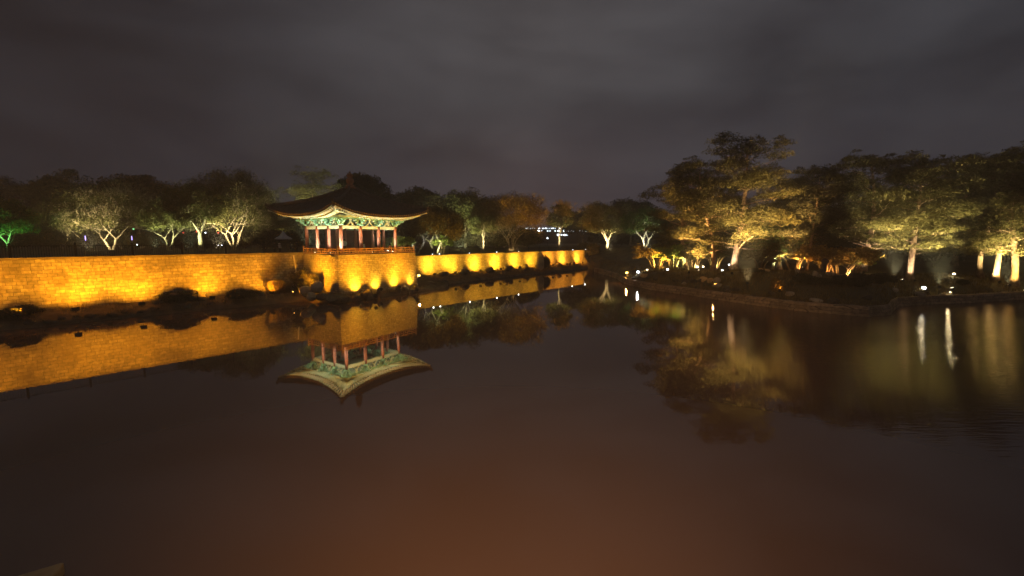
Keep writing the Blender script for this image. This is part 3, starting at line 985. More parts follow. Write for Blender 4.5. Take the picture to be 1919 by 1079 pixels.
def cards(rng, centers, size, aspect=0.5, flat=0.0, up=None):
    """random quads (leaf sprays) at centers; size array; flat in 0..1 tilts them towards horizontal."""
    n = len(centers)
    a = rot_rand(rng, n); nrm = rot_rand(rng, n)
    if flat: a[:, 2] *= (1 - flat); a /= np.linalg.norm(a, axis=1, keepdims=True)
    b = np.cross(a, nrm); b /= (np.linalg.norm(b, axis=1, keepdims=True) + 1e-9)
    s = (size * rng.uniform(0.6, 1.3, n))[:, None]
    a = a * s; b = b * s * aspect
    c = centers
    return np.stack([c - a, c - a * 0.1 - b, c + a, c - a * 0.1 + b], axis=1)


def clump_pts(rng, c, r, n, shell=0.5):
    v = rot_rand(rng, n); k = rng.uniform(shell, 1.0, (n, 1)) ** 0.6
    return np.array(c)[None, :] + v * k * np.array(r)[None, :]


def branchy(rnd, mb, tips, p, d, ln, rad, depth, twigs=None, spread=0.6, up=0.15, seg=3):
    pts = [p.copy()]; rs = [rad]; cur = p.copy(); dd = d.copy()
    for i in range(seg):
        dd = (dd + Vector((rnd.gauss(0, 0.13), rnd.gauss(0, 0.13), rnd.gauss(0, 0.08) + up * 0.2))).normalized()
        cur = cur + dd * ln / seg
        pts.append(cur.copy()); rs.append(rad * (1 - 0.45 * (i + 1) / seg))
    mb.tube(pts, rs, 7 if rad > 0.12 else (5 if rad > 0.04 else 3), cap=False)
    if depth == 0:
        tips.append((cur, dd)); return
    n = rnd.choice((2, 3, 3)) if depth > 1 else rnd.choice((2, 3))
    for k in range(n):
        ax = dd.orthogonal().normalized(); ax.rotate(Matrix.Rotation(2 * PI * (k / n) + rnd.uniform(-0.6, 0.6), 3, dd))
        nd = (dd + ax * spread * rnd.uniform(0.6, 1.25)); nd.z += up; nd.normalize()
        branchy(rnd, mb, tips, cur.copy(), nd, ln * rnd.uniform(0.62, 0.86), rs[-1] * 0.78, depth - 1, twigs, spread, up, seg)
    # a mid-way side branch
    if depth > 1:
        ax = dd.orthogonal().normalized(); ax.rotate(Matrix.Rotation(rnd.uniform(0, 6.28), 3, dd))
        nd = (dd * 0.5 + ax * 0.8).normalized()
        branchy(rnd, mb, tips, pts[2].copy(), nd, ln * 0.55, rs[1] * 0.5, depth - 2 if depth > 2 else 0, twigs, spread, up, seg)


def broadleaf(seed, height, radius, leafmat, nleaf=11000, stems=1, trunk_frac=0.28, lean=(0, 0), leaf=0.20, depth=3, fill=0.5, twiggy=False, name='broadleaf_tree', trunk_r=None, flat=0.75, barkmat='bark'):
    nleaf = int(nleaf * 2.4); trunk_frac *= 0.85
    rnd = random.Random(seed); rng = np.random.default_rng(seed)
    root = empty(name, (0, 0, 0))
    tr = MB(); tips = []
    R0 = trunk_r or height * 0.022 + 0.05
    th = height * trunk_frac
    for s_ in range(stems):
        a = 2 * PI * s_ / stems + rnd.uniform(-0.4, 0.4)
        tilt = (0.42 if stems > 1 else 0.06)
        d = Vector((math.cos(a) * tilt + lean[0], math.sin(a) * tilt + lean[1], 1)).normalized()
        p = Vector((math.cos(a) * 0.15, math.sin(a) * 0.15, 0)) * (stems > 1)
        pts = [p - Vector((0, 0, 0.3))]; rs = [R0 * 1.5 / math.sqrt(stems)]
        cur = p.copy()
        for i in range(4):
            d2 = (d + Vector((rnd.gauss(0, 0.10), rnd.gauss(0, 0.10), 0))).normalized()
            cur = cur + d2 * th / 4
            pts.append(cur.copy()); rs.append(R0 * (1.12 - 0.30 * (i + 1) / 4) / math.sqrt(stems))
        tr.tube(pts, rs, 9, cap=False)
        nl = 4 if stems == 1 else 2
        for k in range(nl):
            aa = 2 * PI * k / nl + rnd.uniform(-0.5, 0.5)
            spread = radius / height * 2.2
            nd = (d * 0.5 + Vector((math.cos(aa) * spread * rnd.uniform(0.5, 1), math.sin(aa) * spread * rnd.uniform(0.5, 1), 0.8))).normalized()
            branchy(rnd, tr, tips, cur.copy(), nd, height * 0.26, rs[-1] * 0.72, depth, None, 0.62, 0.10)
    tr.build('trunk', M[barkmat], root, smooth=True)
    # crown clumps: at the branch tips, pulled into the crown's envelope
    cz = height * (0.5 + trunk_frac * 0.42); ch = height - cz
    pts = []
    cl = []
    for (c, d) in tips:
        v = Vector((c.x - lean[0] * height * .4, c.y - lean[1] * height * .4, c.z - cz)); 
        k = math.sqrt((v.x / radius) ** 2 + (v.y / radius) ** 2 + (v.z / ch) ** 2)
        if k > 0.92: v *= 0.92 / k
        cl.append((v.x + lean[0] * height * .4, v.y + lean[1] * height * .4, v.z + cz))
    extra = int(len(cl) * fill) + 30
    for _ in range(extra):
        v = rot_rand(rng, 1)[0]; k = rng.uniform(0.55, 0.93)
        if v[2] < -0.55: v[2] *= 0.5
        cl.append((v[0] * radius * k + lean[0] * height * .4, v[1] * radius * k + lean[1] * height * .4, cz + v[2] * ch * k))
    per_c = max(10, nleaf // len(cl))
    for c in cl:
        r = radius * rng.uniform(0.13, 0.27)
        pts.append(clump_pts(rng, c, (r * 1.15, r * 1.15, r * flat), int(per_c * rng.uniform(0.5, 1.5)), 0.1))
    P = np.concatenate(pts)
    q = cards(rng, P, leaf, 0.45)
    cr = quads_obj('crown', q, leafmat, root)
    if twiggy:
        tw = MB()
        for (c, d) in tips:
            for k in range(9):
                v = Vector(rot_rand(rng, 1)[0]); v = (v * 0.7 + d * 0.8); v.z += 0.2; v.normalize()
                l = rnd.uniform(0.9, 1.9) * radius / 7
                tw.tube([c, c + v * l * 0.5 + Vector((0, 0, 0.05)), c + v * l], [0.035, 0.025, 0.012], 3, cap=False)
        tw.build('twigs', M['twig'], root)
    return root


def pine(seed, height, radius, nleaf=15000, lean=(0, 0), first=0.38, dens=2.1, curve=0.6, leafmat=None, name='pine_tree', trunk_r=None, layers=None, needle=0.21, vis_trunk=True, top_w=0.35):
    """Korean red pine: bent trunk, horizontal limbs, flat cloud-like pads of needles"""
    first -= 0.17; nleaf = int(nleaf * dens)
    rnd = random.Random(seed); rng = np.random.default_rng(seed)
    root = empty(name, (0, 0, 0))
    tr = MB(); R0 = (trunk_r or 0.16 + height * 0.016) * 0.72; radius *= 0.92
    ph = rnd.uniform(0, 6.28); n = 12
    axis = []
    for i in range(n + 1):
        t = i / n
        off = curve * math.sin(t * 3.6 + ph) - curve * math.sin(ph)
        off2 = curve * 0.6 * math.sin(t * 5.0 + ph * 2) - curve * 0.6 * math.sin(ph * 2)
        axis.append(Vector((off + lean[0] * t * height, off2 + lean[1] * t * height, t * height * 0.87)))
    axis[0].z = -0.4
    rs = [R0 * (1.9 if i == 0 else 1.0) * (1 - 0.80 * (i / n) ** 1.2) for i in range(n + 1)]
    tr.tube(axis, rs, 10)
    clumps = []

    def ax_at(t):
        f = t * n; i = min(n - 1, int(f)); return axis[i].lerp(axis[i + 1], f - i)
    nl = layers or int(13 + height * 1.45)
    for k in range(nl):
        t = first + (0.985 - first) * (k + rnd.uniform(-0.3, 0.3)) / nl
        t = max(first, min(0.985, t + rnd.gauss(0, 0.03)))
        u = (t - first) / (1 - first)
        # crown envelope: widest at about a third, rounded top
        env = 0.30 + 0.70 * max(0.0, math.sin(PI * (0.16 + 0.80 * u))) ** 0.9; env *= 1.12 - 0.42 * u
        env = max(top_w, env)
        ln = radius * env * rnd.uniform(0.42, 1.12)
        a = k * 2.399 + rnd.uniform(-0.5, 0.5)
        p = ax_at(t)
        droop = rnd.random() < 0.22 and u < 0.45
        d = Vector((math.cos(a), math.sin(a), rnd.uniform(-0.12, 0.36) + 0.34 * u * u))
        if droop: d.z = -0.38; ln *= 0.75
        pts = [p.copy()]; cur = p.copy(); m = 5
        for i in range(m):
            dd = d + Vector((rnd.gauss(0, 0.16), rnd.gauss(0, 0.16), rnd.gauss(0, 0.07)))
            cur = cur + dd * ln / m; pts.append(cur.copy())
        r0 = R0 * 0.24 * (1 - u * 0.6)
        tr.tube(pts, [r0 * (1 - 0.75 * i / m) for i in range(m + 1)], 5, cap=False)
        for i in ((3, 5) if ln > radius * 0.55 else (5,)):
            w_ = (0.55 + 0.75 * (i / m)) * (0.7 + 0.3 * env)
            c = pts[i]
            rr_ = radius * 0.25 * w_ * rnd.uniform(0.7, 1.25)
            clumps.append((c + Vector((0, 0, rr_ * 0.18)), rr_))
            if u > 0.35:
                for _ in range(2):
                    clumps.append((c + Vector((rnd.uniform(-0.5, 0.5) * rr_, rnd.uniform(-0.5, 0.5) * rr_, rr_ * rnd.uniform(0.55, 0.95))), rr_ * rnd.uniform(0.22, 0.36)))
            # side twigs with their own pad
            if rnd.random() < 0.85:
                sa = a + rnd.choice((-1, 1)) * rnd.uniform(0.7, 1.3)
                e_ = c + Vector((math.cos(sa), math.sin(sa), 0.12)) * ln * 0.30 * rnd.uniform(0.6, 1.2)
                tr.tube([c, e_], [r0 * 0.3, r0 * 0.12], 4, cap=False)
                clumps.append((e_ + Vector((0, 0, rr_ * 0.15)), rr_ * rnd.uniform(0.5, 0.85)))
    clumps.append((ax_at(1.0) + Vector((0, 0, 0.2)), radius * 0.2)); clumps.append((ax_at(0.93) + Vector((0.5, 0, 0.3)), radius * 0.22))
    tr.build('trunk', M['pinebark'], root, smooth=True)
    vol = sum(r * r for _, r in clumps)
    pts = []
    for c, r in clumps:
        m = max(8, int(nleaf * r * r / vol))
        v = rng.uniform(-1, 1, (m, 2)); v = v[(v ** 2).sum(1) < 1]; m = len(v)
        ang = rng.uniform(0, 6.28); lob = 1 + 0.35 * np.sin(3 * np.arctan2(v[:, 1], v[:, 0]) + ang)
        rad2 = (v ** 2).sum(1)
        z = (0.62 * (1 - rad2) * rng.uniform(-0.35, 1.0, m)) * r + rng.normal(0, 0.09, m) * r
        P = np.stack([c.x + v[:, 0] * r * lob, c.y + v[:, 1] * r * lob, c.z + z], axis=1)
        pts.append(P)
    P = np.concatenate(pts)
    q = cards(rng, P, needle, 0.20, 0.35)
    # tufts point mostly upward/outward
    quads_obj('crown', q, leafmat or M['leaf_pine'], root)
    return root


def spreading(seed, height, radius, leafmat, nleaf=5000, stems=7, leaf=0.16, name='spreading_shrub_tree'):
    """low umbrella-shaped ornamental tree with many bare stems"""
    rnd = random.Random(seed); rng = np.random.default_rng(seed)
    root = empty(name, (0, 0, 0)); tr = MB(); cl = []
    for k in range(stems):
        a = 2 * PI * k / stems + rnd.uniform(-0.4, 0.4)
        p = Vector((math.cos(a) * radius * 0.15, math.sin(a) * radius * 0.15, -0.15)); e_ = Vector((math.cos(a) * radius * rnd.uniform(0.35, 0.7), math.sin(a) * radius * rnd.uniform(0.35, 0.7), height * rnd.uniform(0.55, 0.75)))
        m_ = p.lerp(e_, 0.5) + Vector((-math.cos(a) * 0.2, -math.sin(a) * 0.2, 0.2))
        tr.tube([p, m_, e_], [0.09, 0.065, 0.045], 5, cap=False)
        for j in range(4):
            aa = a + rnd.uniform(-1.1, 1.1)
            f_ = e_ + Vector((math.cos(aa) * radius * 0.35, math.sin(aa) * radius * 0.35, height * rnd.uniform(0.05, 0.3)))
            tr.tube([e_, f_], [0.035, 0.014], 4, cap=False)
            cl.append((f_, radius * rnd.uniform(0.18, 0.34)))
    for j in range(26):
        a = rnd.uniform(0, 6.28); rr_ = math.sqrt(rnd.uniform(0.0, 1.0)) * 0.92 * radius
        cl.append((Vector((math.cos(a) * rr_, math.sin(a) * rr_, height * (0.92 - 0.50 * (rr_ / radius) ** 2) + rnd.uniform(-0.2, 0.15))), radius * rnd.uniform(0.16, 0.30)))
    tr.build('stems', M['stembark'], root, smooth=True)
    pts = []
    for c, r in cl:
        pts.append(clump_pts(rng, c, (r, r, r * 0.42), int(nleaf * 1.6) // len(cl), 0.1))
    quads_obj('crown', cards(rng, np.concatenate(pts), leaf, 0.4, 0.4), leafmat, root)
    return root


def place(root, px, Y, label, cat='tree', group=None, rz=0.0, dz=0.0, s=1.0):
    x = (px - 959.5) / 800.0 * Y * 0.9985
    root.location = (x, Y, gz(x, Y) + dz)
    root.rotation_euler = (0, 0, rz); root.scale = (s, s, s)
    tag(root, label, cat, group)
    return root


def hgt(px, ytop, Y):
    x = (px - 959.5) / 800.0 * Y
    return at(px, ytop, Y).z - gz(x, Y)


def uplight(px, Y, color, energy, label, dx=0, dy=-2.0, tx=0, tz=6, ang=95, lens='e_warm', size=0.22, aim_px=None, dz=0.25):
    if dy < -4.4 and px > 1240: dz = 0.95
    """ground floodlight standing in front of a tree, aimed up into it"""
    x = (px - 959.5) / 800.0 * Y
    lx, ly = x + dx, Y + dy
    z = gz(lx, ly) + dz
    energy = energy
    return flood((lx, ly, z), (x + tx, Y, z + tz), color, energy, label, ang, 0.9, lens, size, None, 0.15, stand=dz)


WARM = (1.0, 0.80, 0.42)
WARMG = (0.95, 1.0, 0.50)
COOL = (0.90, 0.95, 1.0)
AMBER = (1.0, 0.62, 0.20)
GREEN = (0.25, 1.0, 0.25)

LM = [(-60, 'the left photo edge'), (18, 'the green lit tree'), (62, 'the pale tent roofs'), (140, 'the tall black rounded tree'), (212, 'the white leaning trunk'), (318, 'the small twisted tree'), (378, 'the stubby yellowish trunk'), (440, 'the fan of pale stems'), (505, 'the low dim olive tree'),
      (558, 'the visitors at the fence'), (592, 'the tall pine by the roof'), (650, 'the pavilion finial'), (700, 'the pavilion columns'), (750, 'the right eave'), (790, 'the V shaped trunk'), (816, 'the bright forked trunk'), (872, 'the mid olive tree'), (906, 'the thin young tree'), (958, 'the round brownish tree'),
      (1000, 'the tall pointed rock'), (1047, 'the slender lone tree'), (1090, 'the end of the far right wall'), (1137, 'the pale forked trunk'), (1207, 'the white Y shaped trunk'), (1240, 'the island tip lamps'), (1287, 'the leftmost pine'), (1325, 'the sharply bent pine trunk'), (1375, 'the tallest pine'), (1420, 'the pale yellow rocks'), (1450, 'the yellow green tree'),
      (1485, 'the small egg shaped rock'), (1512, 'the thin orange lit trunk'), (1540, 'the dark standing stone'), (1577, 'the glowing boulder'), (1618, 'the pinkish curved trunk'), (1655, 'the bluish lawn glimpse'), (1707, 'the straight pale trunk'), (1735, 'the bright lamp by the water'), (1788, 'the warm lawn lamp'),
      (1842, 'the first of three bright trunks'), (1869, 'the middle of three bright trunks'), (1905, 'the last of three bright trunks'), (1990, 'the right photo edge')]
USED = set()


def uniq(head, px):
    lm = sorted(LM, key=lambda q: abs(q[0] - px))
    for d_, t_ in lm[:4]:
        for w_ in (('in line with',) if abs(d_ - px) < 9 else (('left of', 'well left of') if px < d_ else ('right of', 'well right of'))):
            l_ = '%s, %s %s' % (head, w_, t_)
            if l_ not in USED:
                USED.add(l_); return l_
    return head


# --- park trees behind the left wall
place(broadleaf(1, hgt(18, 366, 74), 3.9, M['leaf_green'], 9000, leaf=0.2, trunk_frac=0.16), 18, 74, 'small tree lit bright green at the far left photo edge')
uplight(30, 74, GREEN, 4620, 'green uplight below the green tree at the left edge', tz=5, dy=-3.5, lens='e_green', ang=110)
place(broadleaf(2, hgt(215, 348, 82), 9.8, M['leaf_olive'], 9000, stems=2, trunk_frac=0.22, leaf=0.16, depth=4, twiggy=True, lean=(-0.22, 0)), 212, 82, 'wide pale olive tree with thick white lit trunk leaning left above the fence')
uplight(216, 82, WARM, 23142, 'ground floodlight at the wide leaning olive tree', tx=-3, tz=5, dy=-5.0, ang=115)
place(broadleaf(3, hgt(140, 317, 112), 8.5, M['leaf_dark'], 9000, leaf=0.3), 140, 112, 'tall black rounded tree rising behind the wide olive tree')
place(broadleaf(4, hgt(262, 318, 100), 9.5, M['leaf_dark'], 10000, leaf=0.3, flat=0.5), 262, 100, 'broad dark flat topped tree behind the small lit trees')
place(broadleaf(5, hgt(326, 372, 80), 4.6, M['leaf_olive'], 6000, stems=2, trunk_frac=0.3, leaf=0.16, twiggy=True), 318, 80, 'small twisted lit tree left of the stubby pale trunk')
uplight(318, 80, WARMG, 12446, 'ground floodlight below the small twisted tree', tz=5, dy=-3.6)
place(broadleaf(6, hgt(378, 340, 80), 5.4, M['leaf_olive'], 8000, trunk_frac=0.30, leaf=0.18, trunk_r=0.42), 378, 80, 'olive tree with short thick yellowish lit trunk behind the fence')
uplight(378, 80, WARMG, 9925, 'ground floodlight at the short thick yellowish trunk', tz=5, dy=-3.6)
place(broadleaf(7, hgt(435, 318, 86), 8.6, M['leaf_olive'], 12000, stems=5, trunk_frac=0.24, leaf=0.17, depth=3, twiggy=True, flat=0.9), 440, 86, 'large domed tree with fan of pale stems left of the pavilion roof')
uplight(440, 86, WARM, 29573, 'ground floodlight below the fan of pale stems', tz=8, dy=-5.0, ang=110)
place(broadleaf(8, hgt(30, 332, 118), 9.0, M['leaf_dark'], 8000, leaf=0.3), 25, 118, 'dim black tree mass behind the green lit tree')
place(broadleaf(9, hgt(500, 385, 100), 6.5, M['leaf_olive'], 7000, leaf=0.22), 505, 100, 'low dim olive tree just left of the pavilion eave')
uplight(505, 100, WARM, 9625, 'ground floodlight below the low olive tree beside the eave', tz=5, dy=-3.6)
place(pine(10, hgt(592, 313, 96), 7.5, 13000, first=0.4), 592, 96, 'tall pine with faint green light behind the pavilion roof')
uplight(592, 90, WARMG, 22800, 'ground floodlight behind the pavilion aimed at the tall pine', tz=14, ang=90, dy=-3.6)
place(broadleaf(11, hgt(682, 322, 94), 6.0, M['leaf_dark'], 9000, leaf=0.25), 684, 94, 'dark round tree behind the roof finial')
place(broadleaf(12, hgt(782, 352, 104), 8.5, M['leaf_dark'], 10000, leaf=0.28), 785, 104, 'dark brown wide tree behind the right roof tip')
place(broadleaf(13, hgt(835, 388, 82), 6.0, M['leaf_dark'], 9000, stems=2, trunk_frac=0.34, leaf=0.2), 816, 82, 'dark tree on bright forked trunk just right of the pavilion')
uplight(816, 82, WARMG, 6000, 'ground floodlight at the bright forked trunk', tz=4, dy=-3.2, lens='e_white', ang=70)
place(spreading(14, 3.4, 2.3, M['leaf_lime'], 4000, 5, name='leafy_bush_tree'), 828, 84, 'bright green leafy bush behind the forked trunk')
uplight(829, 84, WARMG, 2000, 'ground floodlight inside the bright green bush', tz=3, dy=-2.9, ang=110)
place(broadleaf(15, hgt(782, 400, 84), 3.8, M['leaf_dark'], 4500, stems=2, trunk_frac=0.42, leaf=0.18), 782, 84, 'short dark tree with white V shaped trunk at the platform corner')
uplight(782, 84, COOL, 2600, 'cool ground floodlight at the white V shaped trunk', tz=3, dy=-2.8, lens='e_white', ang=70)
place(spreading(16, 3.2, 3.0, M['leaf_lime'], 4000, 5, name='leafy_bush_tree'), 748, 82, 'pale green bush seen under the right end of the eaves')
uplight(748, 82, WARMG, 1600, 'ground floodlight at the bush under the right eave', tz=3, dy=-2.9, ang=110)
place(broadleaf(17, hgt(872, 357, 108), 8.6, M['leaf_olive'], 11000, leaf=0.24, flat=0.8), 872, 108, 'mid olive tree glowing faintly between two dark trees')
uplight(872, 104, WARMG, 18250, 'ground floodlight at the mid olive tree', tz=9, dy=-9.5, ang=110)
place(broadleaf(18, hgt(905, 400, 100), 3.6, M['leaf_olive'], 4000, leaf=0.18, trunk_frac=0.4), 906, 100, 'thin young tree in front of the mid olive tree')
uplight(906, 100, WARM, 8200, 'ground floodlight at the thin young tree', tz=4, dy=-3.6)
place(broadleaf(19, hgt(960, 356, 104), 7.8, M['leaf_autumn'], 9000, stems=5, trunk_frac=0.25, leaf=0.17, depth=3, twiggy=True, flat=0.9), 958, 104, 'round brownish tree with many dark spreading stems behind the far wall')
uplight(958, 100, AMBER, 15925, 'ground floodlight below the round brownish tree', tz=8, dy=-8.0, ang=110)
place(broadleaf(20, hgt(1050, 382, 122), 4.2, M['leaf_olive'], 4000, trunk_frac=0.42, leaf=0.2, trunk_r=0.22, twiggy=True), 1047, 122, 'slender lone tree before the far lit windows')
uplight(1047, 122, WARM, 10375, 'ground floodlight at the slender lone tree', tz=6, dy=-3.6)
place(broadleaf(21, hgt(1140, 374, 122), 8.5, M['leaf_olive'], 9000, trunk_frac=0.22, leaf=0.22, twiggy=True, trunk_r=0.45), 1137, 122, 'broad olive tree with pale forked trunk beyond the end of the right wall')
uplight(1137, 122, WARM, 19850, 'ground floodlight at the pale forked trunk beyond the wall end', tz=5, lens='e_warm', dy=-3.6)
place(broadleaf(22, hgt(1207, 385, 104), 5.8, M['leaf_green'], 5500, stems=3, trunk_frac=0.30, leaf=0.18, trunk_r=0.36), 1207, 104, 'small green tree with white Y shaped trunk left of the island pines')
uplight(1207, 104, (0.95, 1.0, 0.75), 8925, 'ground floodlight at the white Y shaped trunk', tz=4, lens='e_white', dy=-3.6)
place(broadleaf(23, hgt(1090, 392, 150), 8, M['leaf_dark'], 6000, leaf=0.32), 1090, 150, 'dim low tree left of the broad olive tree')
place(broadleaf(24, hgt(1185, 372, 140), 10, M['leaf_dark'], 8000, leaf=0.32), 1180, 140, 'dim olive tree mass behind the white Y trunk')

# far dark rows
far0 = broadleaf(40, 13, 8.5, M['leaf_dark'], 8000, leaf=0.42, trunk_frac=0.06)
rnd = random.Random(77)
fars = [(30, 118), (115, 122), (235, 120), (290, 118), (385, 116), (470, 118), (590, 120), (700, 120), (790, 122), (880, 126), (965, 160), (1160, 158), (1205, 150), (1265, 134), (1325, 118), (-60, 130), (70, 140), (190, 135), (330, 138), (420, 140), (540, 128), (630, 134), (735, 138), (845, 145), (925, 150), (1000, 175), (1130, 170), (1240, 150), (1290, 130), (1360, 120), (1450, 118), (1530, 112), (1610, 104), (1690, 100), (1770, 104), (1850, 98), (1940, 96), (2020, 90)]
for i, (px, Y) in enumerate(fars):
    t_ = far0 if i == 0 else copy_tree(far0)
    s_ = rnd.uniform(0.75, 1.0)
    if px > 960 and px < 1125: s_ *= 0.55
    if i < 10: s_ *= 0.72
    place(t_, px, Y, uniq('unlit dark tree in the far row', px), 'tree', 'far row of dark trees', rnd.uniform(0, 6.28), s=s_)
under0 = broadleaf(41, 4.4, 4.0, M['leaf_dark'], 4500, leaf=0.25, trunk_frac=0.05, name='shrub')
unders = [(40, 96), (95, 100), (150, 95), (270, 98), (300, 100), (420, 100), (500, 90), (560, 92), (860, 112), (930, 114), (985, 120), (1100, 120), (1125, 150), (1160, 146), (1185, 144), (1230, 140), (10, 92), (120, 94), (230, 96), (345, 94), (385, 95), (460, 96), (640, 94), (700, 96), (760, 98), (900, 108), (945, 112), (1260, 92), (1330, 86), (1400, 84), (1470, 80), (1560, 76), (1640, 72), (1700, 74), (1760, 72), (1820, 76), (1880, 74), (1950, 70)]
for i, (px, Y) in enumerate(unders):
    t_ = under0 if i == 0 else copy_tree(under0)
    place(t_, px, Y, uniq('dark undergrowth shrub', px), 'shrub', 'dark shrubs between the trees', rnd.uniform(0, 6.28), s=rnd.uniform(0.8, 1.25))

# --- island pines
place(pine(50, hgt(1265, 296, 68), 6.0, 14000, first=0.36, lean=(-0.03, 0)), 1287, 68, 'leftmost island pine with dark narrow crown')
place(pine(51, hgt(1330, 282, 62), 6.0, 15000, first=0.34, lean=(-0.04, 0), curve=0.9), 1338, 62, 'brown lit pine with sharply bent trunk left of the tallest pine')
place(pine(52, hgt(1408, 240, 57.5), 7.6, 26000, first=0.36, lean=(0.05, 0), curve=0.5, trunk_r=0.62), 1375, 57.5, 'tallest island pine with layered amber crown and white lit trunk base')
place(pine(53, hgt(1470, 315, 62), 5.2, 12000, first=0.4), 1462, 62, 'pine filling the right shoulder of the tallest pine')
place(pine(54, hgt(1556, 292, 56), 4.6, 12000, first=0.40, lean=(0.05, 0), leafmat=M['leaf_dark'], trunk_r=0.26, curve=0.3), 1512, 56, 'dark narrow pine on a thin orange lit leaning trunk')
place(pine(55, hgt(1650, 272, 57), 6.6, 20000, first=0.36, lean=(0.03, 0), curve=0.7, trunk_r=0.5), 1618, 57, 'green lit pine with pinkish white curved trunk at the right end of the mound')
place(pine(56, hgt(1732, 276, 54), 6.0, 20000, first=0.40, lean=(0.01, 0), curve=0.3, trunk_r=0.5), 1707, 54, 'green lit pine with straight pale trunk and bare forked limbs near the water')
place(pine(57, hgt(1800, 285, 66), 6.0, 15000, first=0.42), 1790, 66, 'dark pine behind and right of the forked limb pine')
place(pine(58, hgt(1850, 286, 57), 5.2, 15000, first=0.42, curve=0.8, trunk_r=0.42), 1842, 57, 'pine with the leftmost of the three bright trunks at the right edge')
place(pine(59, hgt(1885, 275, 55), 5.2, 15000, first=0.44, lean=(-0.03, 0), curve=0.5, trunk_r=0.42), 1869, 55, 'pine with the middle of the three bright trunks at the right edge')
place(pine(60, hgt(1915, 262, 54), 6.0, 15000, first=0.40, curve=0.6, trunk_r=0.5), 1905, 54, 'pine with the rightmost forked bright trunk at the right edge')
place(pine(61, hgt(1960, 255, 60), 7.0, 12000, first=0.4), 1985, 60, 'dark pine leaning in from beyond the right photo edge')
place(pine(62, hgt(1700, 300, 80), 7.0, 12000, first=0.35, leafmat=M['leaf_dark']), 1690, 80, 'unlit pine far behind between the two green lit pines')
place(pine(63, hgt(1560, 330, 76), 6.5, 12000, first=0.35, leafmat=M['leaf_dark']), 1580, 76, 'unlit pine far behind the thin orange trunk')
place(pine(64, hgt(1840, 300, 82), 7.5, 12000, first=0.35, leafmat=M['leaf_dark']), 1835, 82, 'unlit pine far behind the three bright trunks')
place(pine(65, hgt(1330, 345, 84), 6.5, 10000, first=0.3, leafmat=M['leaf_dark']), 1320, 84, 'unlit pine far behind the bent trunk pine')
place(broadleaf(66, hgt(1450, 415, 60), 3.4, M['leaf_green'], 6000, leaf=0.17, trunk_frac=0.35), 1450, 60, 'low bright yellow green tree right of the white trunk base')
uplight(1450, 60, WARMG, 6870, 'ground floodlight at the low yellow green tree', tz=4, dy=-1.8)
uplight(1287, 68, AMBER, 39000, 'ground floodlight at the leftmost island pine', tz=12, dx=0.6, dy=2.8, ang=80)
uplight(1338, 62, AMBER, 20300, 'ground floodlight at the bent pine trunk', tz=12, dx=-2.0, dy=0.4, tx=-0.5, ang=75)
uplight(1375, 57.5, (1.0, 0.72, 0.30), 13244, 'strong ground floodlight aimed up the tallest pine', tz=11, dx=-2.2, dy=-4, tx=2, ang=80)
uplight(1375, 57.5, (1.0, 0.85, 0.6), 3380, 'small floodlight close to the white trunk base of the tallest pine', tz=2.0, dx=-1.3, dy=-1.2, ang=50, size=0.2)
uplight(1618, 57, (1.0, 0.82, 0.6), 3040, 'small floodlight close to the pinkish curved trunk', tz=2.4, dx=-1.2, dy=-1.6, ang=60, size=0.2)
uplight(1707, 54, (1.0, 0.84, 0.58), 3040, 'small floodlight close to the straight pale trunk', tz=2.6, dx=-0.9, dy=-1.7, ang=60, size=0.2)
uplight(1462, 62, AMBER, 12325, 'ground floodlight below the right shoulder pine', tz=9, dy=-5)
uplight(1512, 56, (1.0, 0.45, 0.10), 900, 'orange floodlight at the thin leaning trunk', tz=4, dx=-0.8, dy=-1.6, ang=60, lens='e_orange')
uplight(1618, 57, (1.0, 0.82, 0.45), 7730, 'ground floodlight at the pinkish curved trunk', tz=11, dx=1.8, dy=-4, ang=80)
uplight(1707, 54, (1.0, 0.86, 0.45), 5637, 'bright floodlight beside the forked limb pine near the water', tz=10, dx=2.0, dy=-3.5, ang=80, size=0.42)
uplight(1790, 66, WARM, 4500, 'ground floodlight between the background pines at right', tz=10, dy=-6)
uplight(1842, 57, (1.0, 0.86, 0.4), 9000, 'floodlight at the leftmost bright trunk', tz=6, dx=-1.5, dy=-3.5, ang=80)
uplight(1869, 55, (1.0, 0.72, 0.2), 8230, 'amber floodlight at the middle bright trunk', tz=5, dx=0.4, dy=-3.0, ang=70)
uplight(1905, 54, (1.0, 0.86, 0.4), 6747, 'floodlight at the rightmost forked trunk', tz=7, dx=-1.0, dy=-3.5, ang=70)

for i, (px, Y, h_, r_, lb) in enumerate([(1662, 66, 7.0, 4.2, 'dark understory tree between the curved and the straight pale trunks'), (1752, 64, 6.5, 4.2, 'dark understory tree right of the straight pale trunk'), (1805, 70, 7.5, 4.5, 'dark understory tree left of the three bright trunks'),
                                     (1882, 66, 7.0, 4.0, 'dark understory tree behind the three bright trunks'), (1940, 64, 7.0, 4.0, 'dark understory tree at the right photo edge'), (1425, 70, 7.0, 4.5, 'dark understory tree right of the tallest pine trunk'), (1545, 66, 7.0, 4.5, 'dark understory tree behind the thin leaning trunk')]):
    place(broadleaf(170 + i, h_, r_, M['leaf_dark'], 4500, leaf=0.2, trunk_frac=0.10), px, Y, lb)
